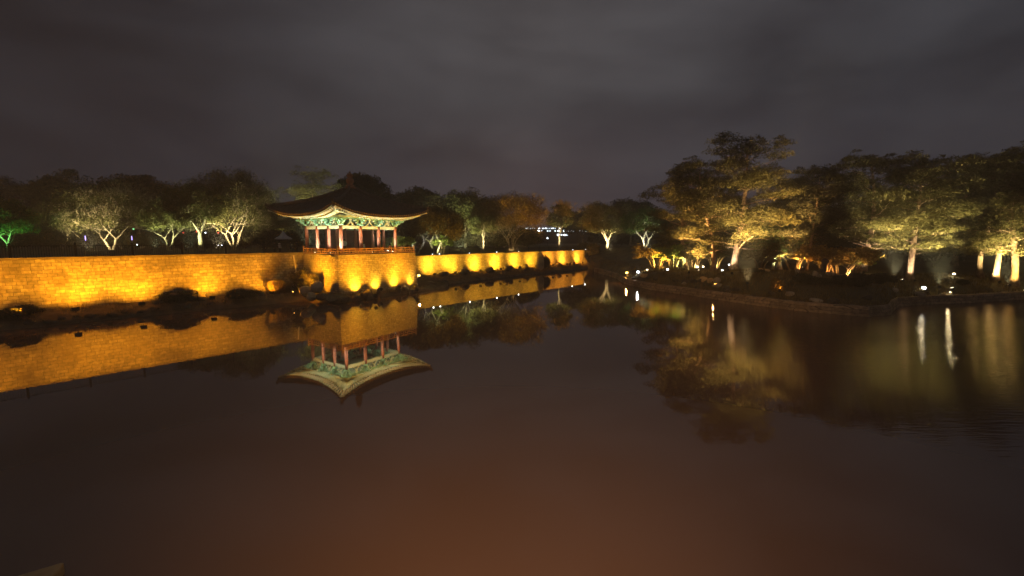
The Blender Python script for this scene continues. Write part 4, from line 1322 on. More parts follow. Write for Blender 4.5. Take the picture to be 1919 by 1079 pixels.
# shore floods added to brighten the pine crowns from in front
uplight(1300, 67, AMBER, 45000, 'added shore floodlight washing the left island pines', dx=-4.2, dy=-8.5, tz=17, ang=60)
uplight(1395, 57, (1.0, 0.70, 0.28), 54002, 'added shore floodlight washing the tallest pine crown from the front', dx=-3.6, dy=-7.5, tz=18, ang=60)
uplight(1470, 60, AMBER, 30505, 'added shore floodlight washing the right shoulder pine', dx=-4.5, dy=-8, tz=15, ang=62)
uplight(1640, 56, (1.0, 0.86, 0.42), 35277, 'added shore floodlight washing the crown above the pinkish trunk', dx=-3.5, dy=-7, tz=19, ang=62)
uplight(1735, 54, (1.0, 0.88, 0.42), 30432, 'added shore floodlight washing the crown above the straight pale trunk', dx=-3.0, dy=-5, tz=18, ang=64)
uplight(1850, 56, (1.0, 0.86, 0.40), 28800, 'added shore floodlight washing the crowns at the right edge', dx=-2.0, dy=-4.5, tz=16, ang=66)

# low spreading trees on the island
sp = [(1232, 73, 3.7, 4.0, 'leaf_amber', 'low umbrella shaped amber tree at the left tip of the island'), (1262, 70, 4.1, 3.3, 'leaf_lime', 'low yellow green umbrella tree second from the island tip'),
      (1300, 68, 3.9, 3.0, 'leaf_olive', 'dim low umbrella tree third from the island tip'), (1340, 66, 3.8, 3.0, 'leaf_olive', 'low olive spreading tree just left of the tallest pine trunk'),
      (1545, 53.5, 3.6, 2.8, 'leaf_amber', 'low amber spreading tree behind the dark standing stone'), (1578, 52.5, 3.7, 3.1, 'leaf_amber', 'bright pinkish spreading tree with many bare stems left of the curved trunk'),
      (1602, 54, 3.0, 2.2, 'leaf_lime', 'small pale spreading tree against the curved pinkish trunk'), (1490, 60, 4.0, 3.6, 'leaf_amber', 'dim amber spreading tree left of the thin leaning trunk'), (1425, 60, 3.0, 2.4, 'leaf_autumn', 'dim amber bush tree right of the tallest pine base')]
for i, (px, Y, h, r, lm, lb) in enumerate(sp):
    place(spreading(70 + i, h, r, M[lm], 4500, name='spreading_tree'), px, Y, lb)
uplight(1232, 73, (1.0, 0.58, 0.12), 3718, 'amber floodlight under the tree at the island tip', tz=3.4, dy=-1.2, dx=-0.6, tx=-0.5, ang=160, lens='e_orange')
uplight(1236, 72, (1.0, 0.60, 0.12), 16473, 'low amber floodlight washing the front of the tree at the island tip', tz=2.6, dy=-4.2, dx=-1.0, ang=75, lens='e_orange')
uplight(1264, 70, (0.95, 1.0, 0.30), 10073, 'low floodlight washing the front of the yellow green umbrella tree', tz=3.0, dy=-4.0, ang=60)
uplight(1590, 52.5, (1.0, 0.80, 0.30), 4420, 'low floodlight washing the front of the bright spreading tree', tz=3.2, dy=-3.0, ang=80)
uplight(1262, 70, (0.95, 1.0, 0.35), 1500, 'floodlight under the yellow green umbrella tree', tz=3.8, dy=-1.0, dx=0.5, ang=160)
uplight(1300, 68, (1, 0.75, 0.3), 1000, 'floodlight under the dim umbrella tree', tz=3, dy=-1.0, ang=160)
uplight(1340, 66, (1, 0.8, 0.3), 1000, 'floodlight under the low olive spreading tree', tz=3, dy=-1.0, ang=160)
uplight(1578, 52.5, (1.0, 0.60, 0.22), 1540, 'floodlight under the bright pinkish spreading tree', tz=3, dx=0.3, dy=-1.0, ang=160, lens='e_orange')
uplight(1545, 53.5, (1.0, 0.5, 0.12), 1125, 'orange floodlight behind the dark standing stone', tz=3, dy=-1.0, ang=160, lens='e_orange')
uplight(1490, 60, (1.0, 0.5, 0.12), 1350, 'orange floodlight under the dim amber tree', tz=3, dy=-1.2, ang=160, lens='e_orange')


# lamps that face the camera along the shore (small bright points)
def face_lamp(px, py, Y, lens, color, energy, label, size=0.30, stand=0.6):
    p = at(px, py, Y)
    st_ = max(0.15, p.z - gz(p.x, p.y)) if gz(p.x, p.y) < p.z else 0.2
    p.z = max(p.z, gz(p.x, p.y) + 0.15)
    flood(p, (p.x * 0.3, p.y - 15, p.z + 2.5), color, energy, label, 150, 1.0, lens, size, None, 0.12, stand=min(2.5, st_ + 0.1))


face_lamp(1175, 511, 73, 'e_orange', (1.0, 0.55, 0.12), 1500, 'orange lamp standing leftmost on the island tip', 0.42)
face_lamp(1196, 514, 70, 'e_white', COOL, 400, 'white lamp standing next to the orange lamp on the island tip', 0.42)
face_lamp(1213, 510, 70, 'e_warm', WARM, 300, 'warm lamp at the stems of the amber umbrella tree', 0.30)
face_lamp(1251, 508, 68, 'e_white', COOL, 250, 'white lamp below the yellow green umbrella tree', 0.34)
face_lamp(1307, 500, 66, 'e_warm', WARM, 200, 'left one of two close lamps on the island lawn', 0.34)
face_lamp(1318, 499.5, 66.5, 'e_warm', WARM, 200, 'right one of two close lamps on the island lawn', 0.26)
face_lamp(1354, 507, 60, 'e_white', WARM, 200, 'white lamp on the ground left of the white trunk base', 0.28)
face_lamp(1367, 496, 60, 'e_white', COOL, 100, 'small white lamp touching the left side of the white trunk', 0.22)
face_lamp(1341, 531, hit(1341, 534, 56).y, 'e_orange', (1.0, 0.5, 0.12), 1200, 'orange lamp in front of the lit square rocks on the island slope', 0.26)
face_lamp(1731, 543, 50.0, 'e_white', WARM, 90, 'bright white lamp low by the water right of the straight pale trunk', 0.40)
face_lamp(1788, 513, 58, 'e_warm', WARM, 300, 'warm lamp on the dark lawn between the pines', 0.28)
face_lamp(1780, 561, 49.6, 'e_warm', WARM, 100, 'smallest lamp right at the dark shoreline', 0.18)
face_lamp(1843, 449, 70, 'e_white', COOL, 100, 'small high white lamp above the leftmost bright trunk', 0.3)
# small cool lamps on the top of the right wall
for i, px in enumerate((811, 824, 880, 931, 972, 1073, 1097)):
    p = on_wall_b(px, -0.35, Z_RIGHT + 0.30)
    flood(p, (p.x - 3, p.y - 14, p.z + 3), COOL, 9, ORD[i] + ' small cool lamp from the pavilion on top of the far right wall', 140, 1.0, 'e_cool', 0.13 + 0.05 * (i % 2), 'cool lamps on top of the right wall', stand=0.15)


# ------------------------------------------------------------------ rocks, shrubs, grass
def boulder(seed, sx, sy, sz, matl):
    import bmesh
    bm = bmesh.new(); bmesh.ops.create_icosphere(bm, subdivisions=3, radius=1)
    rr_ = random.Random(seed)
    planes = []
    for _ in range(9):
        v = Vector((rr_.gauss(0, 1), rr_.gauss(0, 1), rr_.gauss(0, 1))).normalized(); planes.append((v, rr_.uniform(0.55, 0.9)))
    for v in bm.verts:
        c = v.co.copy()
        for n_, d_ in planes:
            k = c.dot(n_)
            if k > d_: c -= n_ * (k - d_) * 0.9
        c *= 1 + 0.05 * math.sin(c.x * 7 + seed) * math.cos(c.z * 6) + rr_.uniform(-0.015, 0.015)
        v.co = Vector((c.x * sx, c.y * sy, c.z * sz))
    me = bpy.data.meshes.new('boulder'); bm.to_mesh(me); bm.free(); me.materials.append(matl)
    o_ = bpy.data.objects.new('boulder', me); COL.objects.link(o_)
    return o_


def bush(seed, w_, h_, leafmat, n=2500, leaf=0.12, name='shrub'):
    rng = np.random.default_rng(seed)
    root = empty(name, (0, 0, 0))
    sm_ = MB(); rnd_ = random.Random(seed)
    for k in range(7):
        a = rnd_.uniform(0, 6.28); sm_.tube([(0, 0, -0.1), (math.cos(a) * w_ * 0.25, math.sin(a) * w_ * 0.25, h_ * 0.4), (math.cos(a) * w_ * 0.4, math.sin(a) * w_ * 0.4, h_ * 0.75)], [0.04, 0.03, 0.015], 4, cap=False)
    sm_.build('stems', M['darkbark'], root)
    pts = []
    for k in range(16):
        a = rnd_.uniform(0, 6.28); r = rnd_.uniform(0.1, 0.75) * w_ / 2
        pts.append(clump_pts(rng, (math.cos(a) * r, math.sin(a) * r, h_ * rnd_.uniform(0.25, 0.85) * (1 - 0.35 * (2 * r / w_))), (w_ * 0.2, w_ * 0.2, h_ * 0.24), n // 16, 0.1))
    P = np.concatenate(pts); P[:, 2] = np.maximum(P[:, 2], 0.02)
    quads_obj('leaves', cards(rng, P, leaf, 0.45), leafmat, root)
    return root


def reeds(seed, w_, h_, n=500, name='grass_clump', m_=None):
    rng = np.random.default_rng(seed)
    a = rng.uniform(0, 6.28, n); r = rng.uniform(0, 1, n) ** 0.7 * w_ / 2 * 0.45
    bx, by = np.cos(a) * r, np.sin(a) * r
    hh = h_ * rng.uniform(0.55, 1.0, n); tx, ty = bx + np.cos(a) * w_ * 0.22 * rng.uniform(0.3, 1.3, n), by + np.sin(a) * w_ * 0.22 * rng.uniform(0.3, 1.3, n)
    b2 = rng.uniform(0, 6.28, n); wx, wy = np.cos(b2) * 0.03, np.sin(b2) * 0.03
    z0 = np.zeros(n)
    q = np.stack([np.stack([bx - wx, by - wy, z0], 1), np.stack([bx + wx, by + wy, z0], 1), np.stack([tx + wx * .3, ty + wy * .3, hh], 1), np.stack([tx - wx * .3, ty - wy * .3, hh], 1)], 1)
    return quads_obj(name, q, m_ or M['leaf_autumn'])


def bank_a(px, off, dz=0.0):
    p = on_wall_a(px, off, 0); return Vector((p.x, p.y, 1.1 - 0.20 * off + dz))


left_rocks = [(284, 1.3, 0.35, 'low dark boulder leftmost of the pile under the left wall'), (303, 1.2, 0.55, 'dark boulder second from left in the pile under the left wall'), (320, 1.4, 0.75, 'tallest dark boulder in the pile under the left wall'),
              (338, 1.1, 0.6, 'dark boulder right of the tallest in the wall pile'), (357, 1.2, 0.7, 'square topped dark boulder near the right end of the pile'), (371, 1.3, 0.62, 'upright dark boulder ending the pile beside a floodlight'),
              (452, 1.6, 0.45, 'low dark rock below the dark stain on the left wall'), (488, 1.8, 0.4, 'low dark rock just left of the glowing grass')]
for i, (px, off, s_, lb) in enumerate(left_rocks):
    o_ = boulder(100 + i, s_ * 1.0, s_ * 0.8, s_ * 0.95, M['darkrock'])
    o_.location = bank_a(px, off, s_ * 0.45); o_.rotation_euler = (0, 0, i * 1.3); tag(o_, lb, 'boulder', 'boulders under the left wall')
for i, (px, off, w_, h_, lb) in enumerate([(328, 0.9, 4.0, 1.15, 'dark shrub growing over the boulder pile by the left wall'), (450, 1.2, 4.8, 1.0, 'wide dark shrub under the mossy stain on the left wall'), (20, 1.3, 3.6, 1.0, 'low dark shrub at the left photo edge under the wall')]):
    o_ = bush(200 + i, w_, h_, M['leaf_dark'], 3500, 0.13); o_.location = bank_a(px, off, -0.05); tag(o_, lb, 'shrub')
o_ = reeds(5, 2.6, 1.7, 700); o_.location = bank_a(512, 1.0); tag(o_, 'bright glowing clump of dry grass by the left wall', 'grass clump')
o_ = reeds(6, 2.2, 1.4, 500); o_.location = bank_a(530, 1.2); tag(o_, 'smaller glowing dry grass clump nearer the platform', 'grass clump')
pl = [(566, 535, 51.5, 2.6, 2.9, 'tall dark feathery shrub in the corner of wall and platform'), (585, 528, 51.2, 1.8, 2.7, 'narrow dark shrub against the left side of the platform')]
for i, (px, py, Y, w_, h_, lb) in enumerate(pl):
    o_ = bush(210 + i, w_, h_, M['leaf_dark'], 3500, 0.12); p = at(px, py, Y); o_.location = (p.x, p.y, 1.1); tag(o_, lb, 'shrub')
# rocks around the platform foot (px, py centre, Y, half width m, height m, dark?)
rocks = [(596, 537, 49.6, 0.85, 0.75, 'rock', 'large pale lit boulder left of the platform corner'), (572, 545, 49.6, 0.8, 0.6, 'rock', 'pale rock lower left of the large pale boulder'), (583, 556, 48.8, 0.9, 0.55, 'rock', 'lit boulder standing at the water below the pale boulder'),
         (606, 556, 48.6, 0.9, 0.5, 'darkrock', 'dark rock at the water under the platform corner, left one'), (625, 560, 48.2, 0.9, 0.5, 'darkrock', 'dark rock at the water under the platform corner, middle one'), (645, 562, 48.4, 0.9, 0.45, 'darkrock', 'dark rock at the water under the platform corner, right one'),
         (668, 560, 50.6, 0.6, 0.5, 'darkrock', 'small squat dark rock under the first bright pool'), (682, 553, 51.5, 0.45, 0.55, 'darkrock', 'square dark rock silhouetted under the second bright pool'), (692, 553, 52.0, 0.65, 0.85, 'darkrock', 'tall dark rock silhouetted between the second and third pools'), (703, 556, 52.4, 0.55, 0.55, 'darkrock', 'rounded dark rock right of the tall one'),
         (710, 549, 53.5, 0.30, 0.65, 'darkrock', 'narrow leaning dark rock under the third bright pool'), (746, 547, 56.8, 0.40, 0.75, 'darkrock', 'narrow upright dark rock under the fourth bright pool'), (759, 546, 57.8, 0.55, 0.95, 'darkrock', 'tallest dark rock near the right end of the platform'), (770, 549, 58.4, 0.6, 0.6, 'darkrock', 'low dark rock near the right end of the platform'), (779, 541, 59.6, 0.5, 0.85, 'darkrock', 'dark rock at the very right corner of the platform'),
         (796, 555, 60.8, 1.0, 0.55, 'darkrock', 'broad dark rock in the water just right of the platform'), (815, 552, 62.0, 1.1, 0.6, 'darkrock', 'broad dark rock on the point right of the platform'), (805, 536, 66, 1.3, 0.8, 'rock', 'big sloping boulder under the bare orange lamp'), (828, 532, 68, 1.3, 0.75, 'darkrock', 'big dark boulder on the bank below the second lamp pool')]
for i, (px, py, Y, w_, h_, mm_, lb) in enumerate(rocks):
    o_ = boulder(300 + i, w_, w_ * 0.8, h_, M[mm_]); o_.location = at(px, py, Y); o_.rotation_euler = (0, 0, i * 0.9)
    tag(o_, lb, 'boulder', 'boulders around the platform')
# boulders along the right wall foot
rws = [(828, 1.4, 0.6), (836, 1.5, 0.5), (866, 1.3, 0.7), (873, 1.6, 0.6), (914, 1.4, 0.7), (921, 1.3, 0.65), (949, 1.4, 0.75), (956, 1.3, 0.7), (986, 1.3, 0.9), (1047, 1.4, 0.7), (1074, 1.4, 0.7)]
for i, (px, off, s_) in enumerate(rws):
    p = on_wall_b(px, off + 0.4, 1.2 + s_ * 0.2)
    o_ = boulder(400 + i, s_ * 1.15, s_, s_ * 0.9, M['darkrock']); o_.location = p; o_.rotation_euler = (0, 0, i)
    tag(o_, ORD[i] + ' dark boulder from the platform along the foot of the far right wall', 'boulder', 'boulders under the right wall')
# pointed rock and rounded bush before the right wall
p = on_wall_b(1013, 3.0, 0)
o_ = boulder(77, 1.25, 1.0, 2.3, M['rock']); o_.name = 'standing_stone'; o_.location = (p.x, p.y, 2.4)
for v_ in o_.data.vertices:
    k_ = 1.0 - 0.38 * max(-0.2, v_.co.z / 2.3); v_.co.x *= k_; v_.co.y *= k_
tag(o_, 'tall pointed standing rock before the far right wall', 'rock')
p = on_wall_b(1022, 3.2, 0); o_ = bush(230, 3.2, 3.0, M['leaf_dark'], 4000, 0.15); o_.location = (p.x, p.y, 0.9); tag(o_, 'rounded dark bush beside the tall pointed rock', 'shrub')

# drain pipe on the wall
p0 = on_wall_a(551, 0.10, 5.35); p1 = on_wall_a(555.5, 0.32, 2.7)
dp = MB(); dp.tube([(0, 0, 0), tuple(Vector((p1.x - p0.x, p1.y - p0.y, p1.z - p0.z)))], 0.09, 8)
o_ = dp.build('drain_pipe', M['pipe'], loc=(p0.x, p0.y, p0.z)); tag(o_, 'pale upright drain pipe on the wall left of the platform', 'pipe')

# island rocks
for i, (px, py, Y, w_, h_, mm_, lb) in enumerate([(1318, 523, 57.5, 0.55, 0.5, 'tanstone', 'left one of two square lit rocks on the island slope'), (1331, 525, 57.2, 0.5, 0.42, 'tanstone', 'right one of two square lit rocks on the island slope'), (1300, 524, 58, 0.5, 0.25, 'rock', 'flat lit rock left of the two square rocks'), (1344, 526, 57, 0.5, 0.5, 'rock', 'lit rock behind the orange lamp on the slope'),
                                                 (1208, 515, 70, 0.9, 0.4, 'tanstone', 'lit flat rock beside the white lamp on the island tip'), (1494, 508, 51, 0.28, 0.42, 'rock', 'small egg shaped pale rock left of the thin leaning trunk'), (1527, 513, 50, 0.35, 0.42, 'rock', 'small upright lit rock at the foot of the dark standing stone'), (1535, 517, 50, 0.34, 0.3, 'rock', 'small low lit rock at the foot of the dark standing stone'),
                                                 (1557, 512, 50.5, 0.6, 0.35, 'rock', 'flat orange lit rock under the spreading tree'), (1577, 524, 49.0, 0.62, 0.62, 'tanstone', 'glowing orange boulder below the bright spreading tree'), (1425, 505, 58, 0.5, 0.32, 'tanstone', 'left one of two pale yellow rocks under the yellow green tree'), (1438, 505, 58, 0.45, 0.25, 'tanstone', 'right one of two pale yellow rocks under the yellow green tree'),
                                                 (1675, 543, 51, 0.5, 0.35, 'rock', 'small brown rock left of the straight pale trunk')]):
    p = hit(px, py + 3, Y); o_ = boulder(500 + i, w_, w_ * 0.8, h_, M[mm_]); z = gz(p.x, p.y); o_.location = (p.x, p.y, max(p.z, z + h_ * 0.25)); o_.rotation_euler = (0, 0, i)
    tag(o_, lb, 'rock', 'rocks on the island')
p = at(1530, 500, 51); ss = MB(); ss.lathe([(0.55, -0.6), (0.6, 0.2), (0.42, 0.8), (0.36, 1.3), (0.5, 1.7), (0.2, 1.95)], (0, 0, 0), 8, 1, 0.6)
o_ = ss.build('standing_stone', M['darkrock'], loc=(p.x + 0.6, p.y, gz(p.x, p.y))); o_.rotation_euler = (0, R(14), 0); tag(o_, 'dark leaning standing stone before the bright spreading tree', 'rock')
p = hit(1577, 531, 48.0); flood((p.x, p.y, gz(p.x, p.y) + 0.3), (p.x + 0.15, p.y + 1.6, gz(p.x, p.y) + 0.8), (1, 0.5, 0.08), 350, 'hidden orange floodlight below the glowing boulder', 110, 1.0, 'e_orange', 0.2)
# loose rocks along the island's stone edging and at the left bank's waterline
rk = random.Random(55)
for i in range(22):
    b_ = math.radians(rk.uniform(14, 50)); r0, z0 = front_at(b_); d_ = rk.uniform(0.5, 2.2)
    x, y = math.sin(b_) * (r0 + d_), math.cos(b_) * (r0 + d_); s_ = rk.uniform(0.25, 0.55)
    o_ = boulder(600 + i, s_ * 1.3, s_, s_ * 0.7, M['darkrock' if i % 4 else 'rock']); o_.location = (x, y, gz(x, y) + s_ * 0.25); o_.rotation_euler = (0, 0, rk.uniform(0, 6))
    tag(o_, uniq('half buried rock on the island edge', 959.5 + x / y * 800), 'rock', 'rocks on the island')
for i in range(16):
    px = 40 + 31 * i + rk.uniform(-9, 9); s_ = rk.uniform(0.22, 0.5); off = rk.uniform(2.2, 3.0)
    o_ = boulder(640 + i, s_ * 1.3, s_, s_ * 0.8, M['darkrock']); o_.location = bank_a(px, off, -0.15); o_.rotation_euler = (0, 0, rk.uniform(0, 6))
    tag(o_, uniq('low waterline stone below the left wall', px), 'boulder', 'boulders under the left wall')
# glowing bush on the slope
p = hit(1455, 545, 47.0); z = gz(p.x, p.y)
o_ = bush(240, 2.0, 1.5, M['leaf_autumn'], 1800, 0.10); o_.location = (p.x, p.y, z); tag(o_, 'small glowing orange bush on the dark island slope', 'shrub')
flood((p.x - 0.3, p.y - 1.0, z + 0.15), (p.x + 0.1, p.y, z + 1.0), (1, 0.42, 0.06), 260, 'orange floodlight in front of the small glowing bush', 100, 1.0, 'e_orange', 0.2)
# dark shrubs on the mound and shore
ds = [(1420, 530, 52), (1505, 525, 46.5), (1530, 530, 45.5), (1555, 538, 45), (1585, 545, 44.5), (1605, 520, 49), (1635, 522, 49.5), (1660, 525, 50), (1610, 548, 44), (1640, 545, 47), (1810, 540, 52)]
d0 = bush(250, 3.0, 1.6, M['leaf_dark'], 4000, 0.12)
for i, (px, py, Y) in enumerate(ds):
    o_ = d0 if i == 0 else copy_tree(d0)
    x = (px - 959.5) / 800 * Y
    o_.location = (x, Y, gz(x, Y) - 0.1); o_.rotation_euler = (0, 0, i * 1.7); s_ = 0.6 + 0.45 * ((i * 37) % 10) / 10; o_.scale = (s_, s_, s_ * 0.75)
    tag(o_, uniq('unlit shrub on the island slope', px), 'shrub', 'dark shrubs on the island slope')

# ------------------------------------------------------------------ people
def make_person(seed, coat, pose='stand', height=1.68):
    me = bpy.data.meshes.new('person')
    k = height / 1.70
    if pose == 'sit': lz = 0.45
    J = {'pel': (0, 0, 0.92), 'sp': (0, 0.01, 1.10), 'ch': (0, 0.0, 1.30), 'nk': (0, 0.0, 1.46), 'hd': (0, -0.01, 1.56), 'tp': (0, 0, 1.66),
         'sl': (-0.18, 0, 1.38), 'el': (-0.24, 0.02, 1.10), 'wl': (-0.23, -0.08, 0.86), 'sr': (0.18, 0, 1.38), 'er': (0.25, 0.02, 1.10), 'wr': (0.20, -0.16, 0.92),
         'hl': (-0.09, 0, 0.86), 'kl': (-0.11, -0.02, 0.48), 'al': (-0.12, 0.02, 0.08), 'tl': (-0.13, -0.14, 0.04), 'hr': (0.09, 0, 0.86), 'kr': (0.11, -0.03, 0.48), 'ar': (0.12, 0.03, 0.08), 'tr': (0.14, -0.13, 0.04)}
    if pose == 'sit':
        for a in J: J[a] = (J[a][0], J[a][1], J[a][2] - 0.42)
        J['kl'] = (-0.14, -0.42, 0.50); J['al'] = (-0.14, -0.40, 0.08); J['tl'] = (-0.15, -0.55, 0.05); J['kr'] = (0.14, -0.42, 0.50); J['ar'] = (0.14, -0.40, 0.08); J['tr'] = (0.15, -0.55, 0.05)
    names = list(J); rad = dict(pel=.125, sp=.115, ch=.13, nk=.055, hd=.095, tp=.075, sl=.06, el=.045, wl=.035, sr=.06, er=.045, wr=.035, hl=.09, kl=.06, al=.04, tl=.035, hr=.09, kr=.06, ar=.04, tr=.035)
    E = [('pel', 'sp'), ('sp', 'ch'), ('ch', 'nk'), ('nk', 'hd'), ('hd', 'tp'), ('ch', 'sl'), ('sl', 'el'), ('el', 'wl'), ('ch', 'sr'), ('sr', 'er'), ('er', 'wr'), ('pel', 'hl'), ('hl', 'kl'), ('kl', 'al'), ('al', 'tl'), ('pel', 'hr'), ('hr', 'kr'), ('kr', 'ar'), ('ar', 'tr')]
    # five fingers on each hand
    for s_, wn in ((-1, 'wl'), (1, 'wr')):
        for f_ in range(5):
            n_ = 'f%d%s' % (f_, wn); b_ = Vector(J[wn])
            J[n_] = tuple(b_ + Vector(((f_ - 2) * 0.018 * s_, -0.01 - 0.004 * f_, -0.13 if f_ else -0.07))); names.append(n_); rad[n_] = 0.009; E.append((wn, n_))
    idx = {n_: i for i, n_ in enumerate(names)}
    me.from_pydata([tuple(c * k for c in J[n_]) for n_ in names], [(idx[a], idx[b_]) for a, b_ in E], [])
    o_ = bpy.data.objects.new('person', me); COL.objects.link(o_)
    md = o_.modifiers.new('s', 'SKIN'); md.use_smooth_shade = True
    for i, n_ in enumerate(names): me.skin_vertices[0].data[i].radius = (rad[n_] * k, rad[n_] * k)
    me.skin_vertices[0].data[0].use_root = True
    o_.modifiers.new('u', 'SUBSURF').levels = 1
    dg = bpy.context.evaluated_depsgraph_get(); dg.update()
    m2 = bpy.data.meshes.new_from_object(o_.evaluated_get(dg)); o_.modifiers.clear(); o_.data = m2
    m2.materials.clear(); m2.materials.append(M['skin'])
    z = -0.42 if pose == 'sit' else 0
    c = MB(); c.lathe([(0.20, 0.80 + z), (0.185, 0.95 + z), (0.175, 1.12 + z), (0.205, 1.32 + z), (0.19, 1.42 + z), (0.08, 1.48 + z)], (0, 0, 0), 12, 1.05, 0.78)
    for a, b_, q in (('sl', 'el', 'wl'), ('sr', 'er', 'wr')): c.tube([J[a], J[b_], q and J[q]], [0.082, 0.068, 0.055], 8)
    for v in range(len(c.v)): c.v[v] = tuple(t * k for t in c.v[v])
    c.build('coat', M[coat], o_, smooth=True)
    t = MB()
    for a, b_, q in (('hl', 'kl', 'al'), ('hr', 'kr', 'ar')): t.tube([J[a], J[b_], J[q]], [0.115, 0.085, 0.065], 8)
    for v in range(len(t.v)): t.v[v] = tuple(u * k for u in t.v[v])
    t.build('trousers', M['trousers'], o_, smooth=True)
    h = MB(); h.lathe([(0.108, 1.55 + z), (0.118, 1.62 + z), (0.105, 1.70 + z), (0.05, 1.745 + z)], (0, 0.015, 0), 10)
    for v in range(len(h.v)): h.v[v] = tuple(u * k for u in h.v[v])
    h.build('hair', M['hair'], o_, smooth=True)
    return o_


ppl = [(497, 58, 'coat_dark', 0.3, 'person in dark coat, leftmost of the visitors at the fence by the pavilion'), (517, 57.5, 'coat_dark', 1.2, 'person in dark coat, second visitor from the left at the fence'), (526, 58.5, 'coat_white', 2.6, 'person in pale coat between dark coated visitors at the fence'),
       (547, 58, 'coat_dark', 0.2, 'person in dark coat near the pavilion end of the fence'), (558, 58.3, 'coat_dark', -0.5, 'tallest dark coated person closest to the pavilion at the fence')]
P_ = make_person(1, 'coat_dark')
for i, (px, Y, ct, rz, lb) in enumerate(ppl):
    if i == 0: o_ = P_
    elif ct == 'coat_dark': o_ = copy_tree(P_)
    else: o_ = make_person(i, ct, height=1.66)
    x = (px - 959.5) / 800 * Y; o_.location = (x, Y, gz(x, Y)); o_.rotation_euler = (0, 0, rz)
    if i == 4: o_.scale = (1.05,) * 3
    tag(o_, lb, 'person', 'visitors by the pavilion')
o_ = make_person(10, 'coat_white'); o_.location = pav_pt(-0.6, 0.9, 0.2); o_.rotation_euler = (0, 0, 0.4); tag(o_, 'person in white coat standing inside the pavilion', 'person')
o_ = make_person(11, 'coat_white', height=1.2); o_.location = pav_pt(0.9, -1.2, 0.2); o_.rotation_euler = (0, 0, 2.4); tag(o_, 'small child in pale coat beside a front column of the pavilion', 'person')
o_ = make_person(12, 'coat_orange', 'sit'); o_.location = pav_pt(HX + 1.0, -HY + 2.2, 0.0); o_.rotation_euler = (0, 0, 0.9); tag(o_, 'person in orange coat sitting at the right end of the pavilion', 'person')

# ------------------------------------------------------------------ far lights and buildings
bl = empty('lit_building', (0, 0, 0), 0, 'long low far building with rows of cool white lit windows beyond the trees', 'building')
YB = 235.0
pA = at(985, 450, YB); pB = at(1112, 450, YB); zg = 5.0
w_ = MB(); w_.box(((pA.x + pB.x) / 2, YB + 6, zg + 4.4), (pB.x - pA.x + 6, 12, 8.8)); w_.build('wall', M['build'], bl)
w_ = MB(); w_.box(((pA.x + pB.x) / 2, YB + 6, zg + 9.0), (pB.x - pA.x + 7.5, 13.5, 0.4)); w_.build('roof', M['cope'], bl)
rw = random.Random(21)
for (py, x0, x1, stp, pw) in ((427, 986, 1110, 4.6, 0.85), (432.5, 998, 1104, 5.5, 0.65), (440, 1020, 1080, 7.0, 0.5)):
    x = x0
    while x < x1:
        if rw.random() < pw:
            c = at(x, py, YB - 0.05); q = MB(); ww = rw.uniform(0.5, 1.1)
            q.box((c.x, YB - 0.04, c.z), (ww, 0.06, 0.75)); q.build('window', M['e_far'] if rw.random() < 0.6 else M['e_fardim'], bl)
        x += stp * rw.uniform(0.6, 1.2)
q = MB(); c = at(1052, 444.5, YB - 3); q.box((c.x, YB - 3, c.z), (9, 4, 0.2)); q.build('canopy', M['build'], bl)


def post_lamp(px, py, Y, lens, label, h=None, r=0.16, group=None, shape='globe'):
    c = at(px, py, Y); g0 = gz(c.x, c.y)
    hgt_ = max(1.0, c.z - g0); r *= 0.75
    root = empty('street_lamp', (c.x, c.y, g0), 0, label, 'street lamp', group)
    p_ = MB(); p_.tube([(0, 0, -0.2), (0, 0, hgt_ - r)], [0.06, 0.04], 6); p_.build('pole', M['metal'], root)
    l_ = MB()
    if shape == 'globe': l_.lathe([(0.02, -r), (r * 0.8, -r * 0.6), (r, 0), (r * 0.8, r * 0.6), (0.02, r)], (0, 0, hgt_), 10)
    else: l_.lathe([(r * 0.4, -r * 3), (r * 0.5, 0), (r * 0.4, r * 3)], (0, 0, hgt_), 8)
    l_.build('lamp_head', M[lens], root, smooth=True)
    return root


post_lamp(1026, 446, 140, 'e_cool', 'bright white post lamp below the lit windows', r=0.3)
post_lamp(876, 443, 120, 'e_cool', 'white post lamp left of the thin young tree', r=0.22)
post_lamp(926, 444.5, 120, 'e_cool', 'white post lamp right of the thin young tree', r=0.22)
post_lamp(906, 442, 130, 'e_warm', 'warm post lamp seen behind the thin young tree', r=0.16)
post_lamp(160, 446, 92, 'e_violet', 'violet tube lamp left of the white leaning trunk', r=0.22, shape='tube')
post_lamp(247, 446, 92, 'e_violet', 'violet tube lamp right of the white leaning trunk', r=0.2, shape='tube')
post_lamp(168, 428, 100, 'e_green', 'pale green lamp under the wide olive crown', r=0.3)
post_lamp(250, 429, 100, 'e_green', 'green lamp above the right violet tube lamp', r=0.26)
post_lamp(257, 460, 84, 'e_cool', 'low white path lamp right of the leaning trunk', r=0.14)
post_lamp(341, 460, 86, 'e_warm', 'low warm path lamp left of the stubby trunk', r=0.12)
post_lamp(346, 447, 110, 'e_cool', 'white lamp left of the stubby yellow trunk, left one of a pair', r=0.3)
post_lamp(357, 447, 110, 'e_far', 'pinkish white lamp left of the stubby yellow trunk, right one of a pair', r=0.42)
post_lamp(344, 436, 112, 'e_red', 'small red lamp above the pair of white lamps', r=0.25)
post_lamp(369, 434, 112, 'e_red', 'red lamp just left of the stubby yellow trunk', r=0.3)
post_lamp(385, 436, 110, 'e_cool', 'white lamp touching the right side of the stubby trunk', r=0.2)
post_lamp(409, 436, 114, 'e_red', 'dim red lamp left of the fan of pale stems', r=0.22)
post_lamp(421, 447, 114, 'e_red', 'low red lamp before the fan of pale stems', r=0.22)
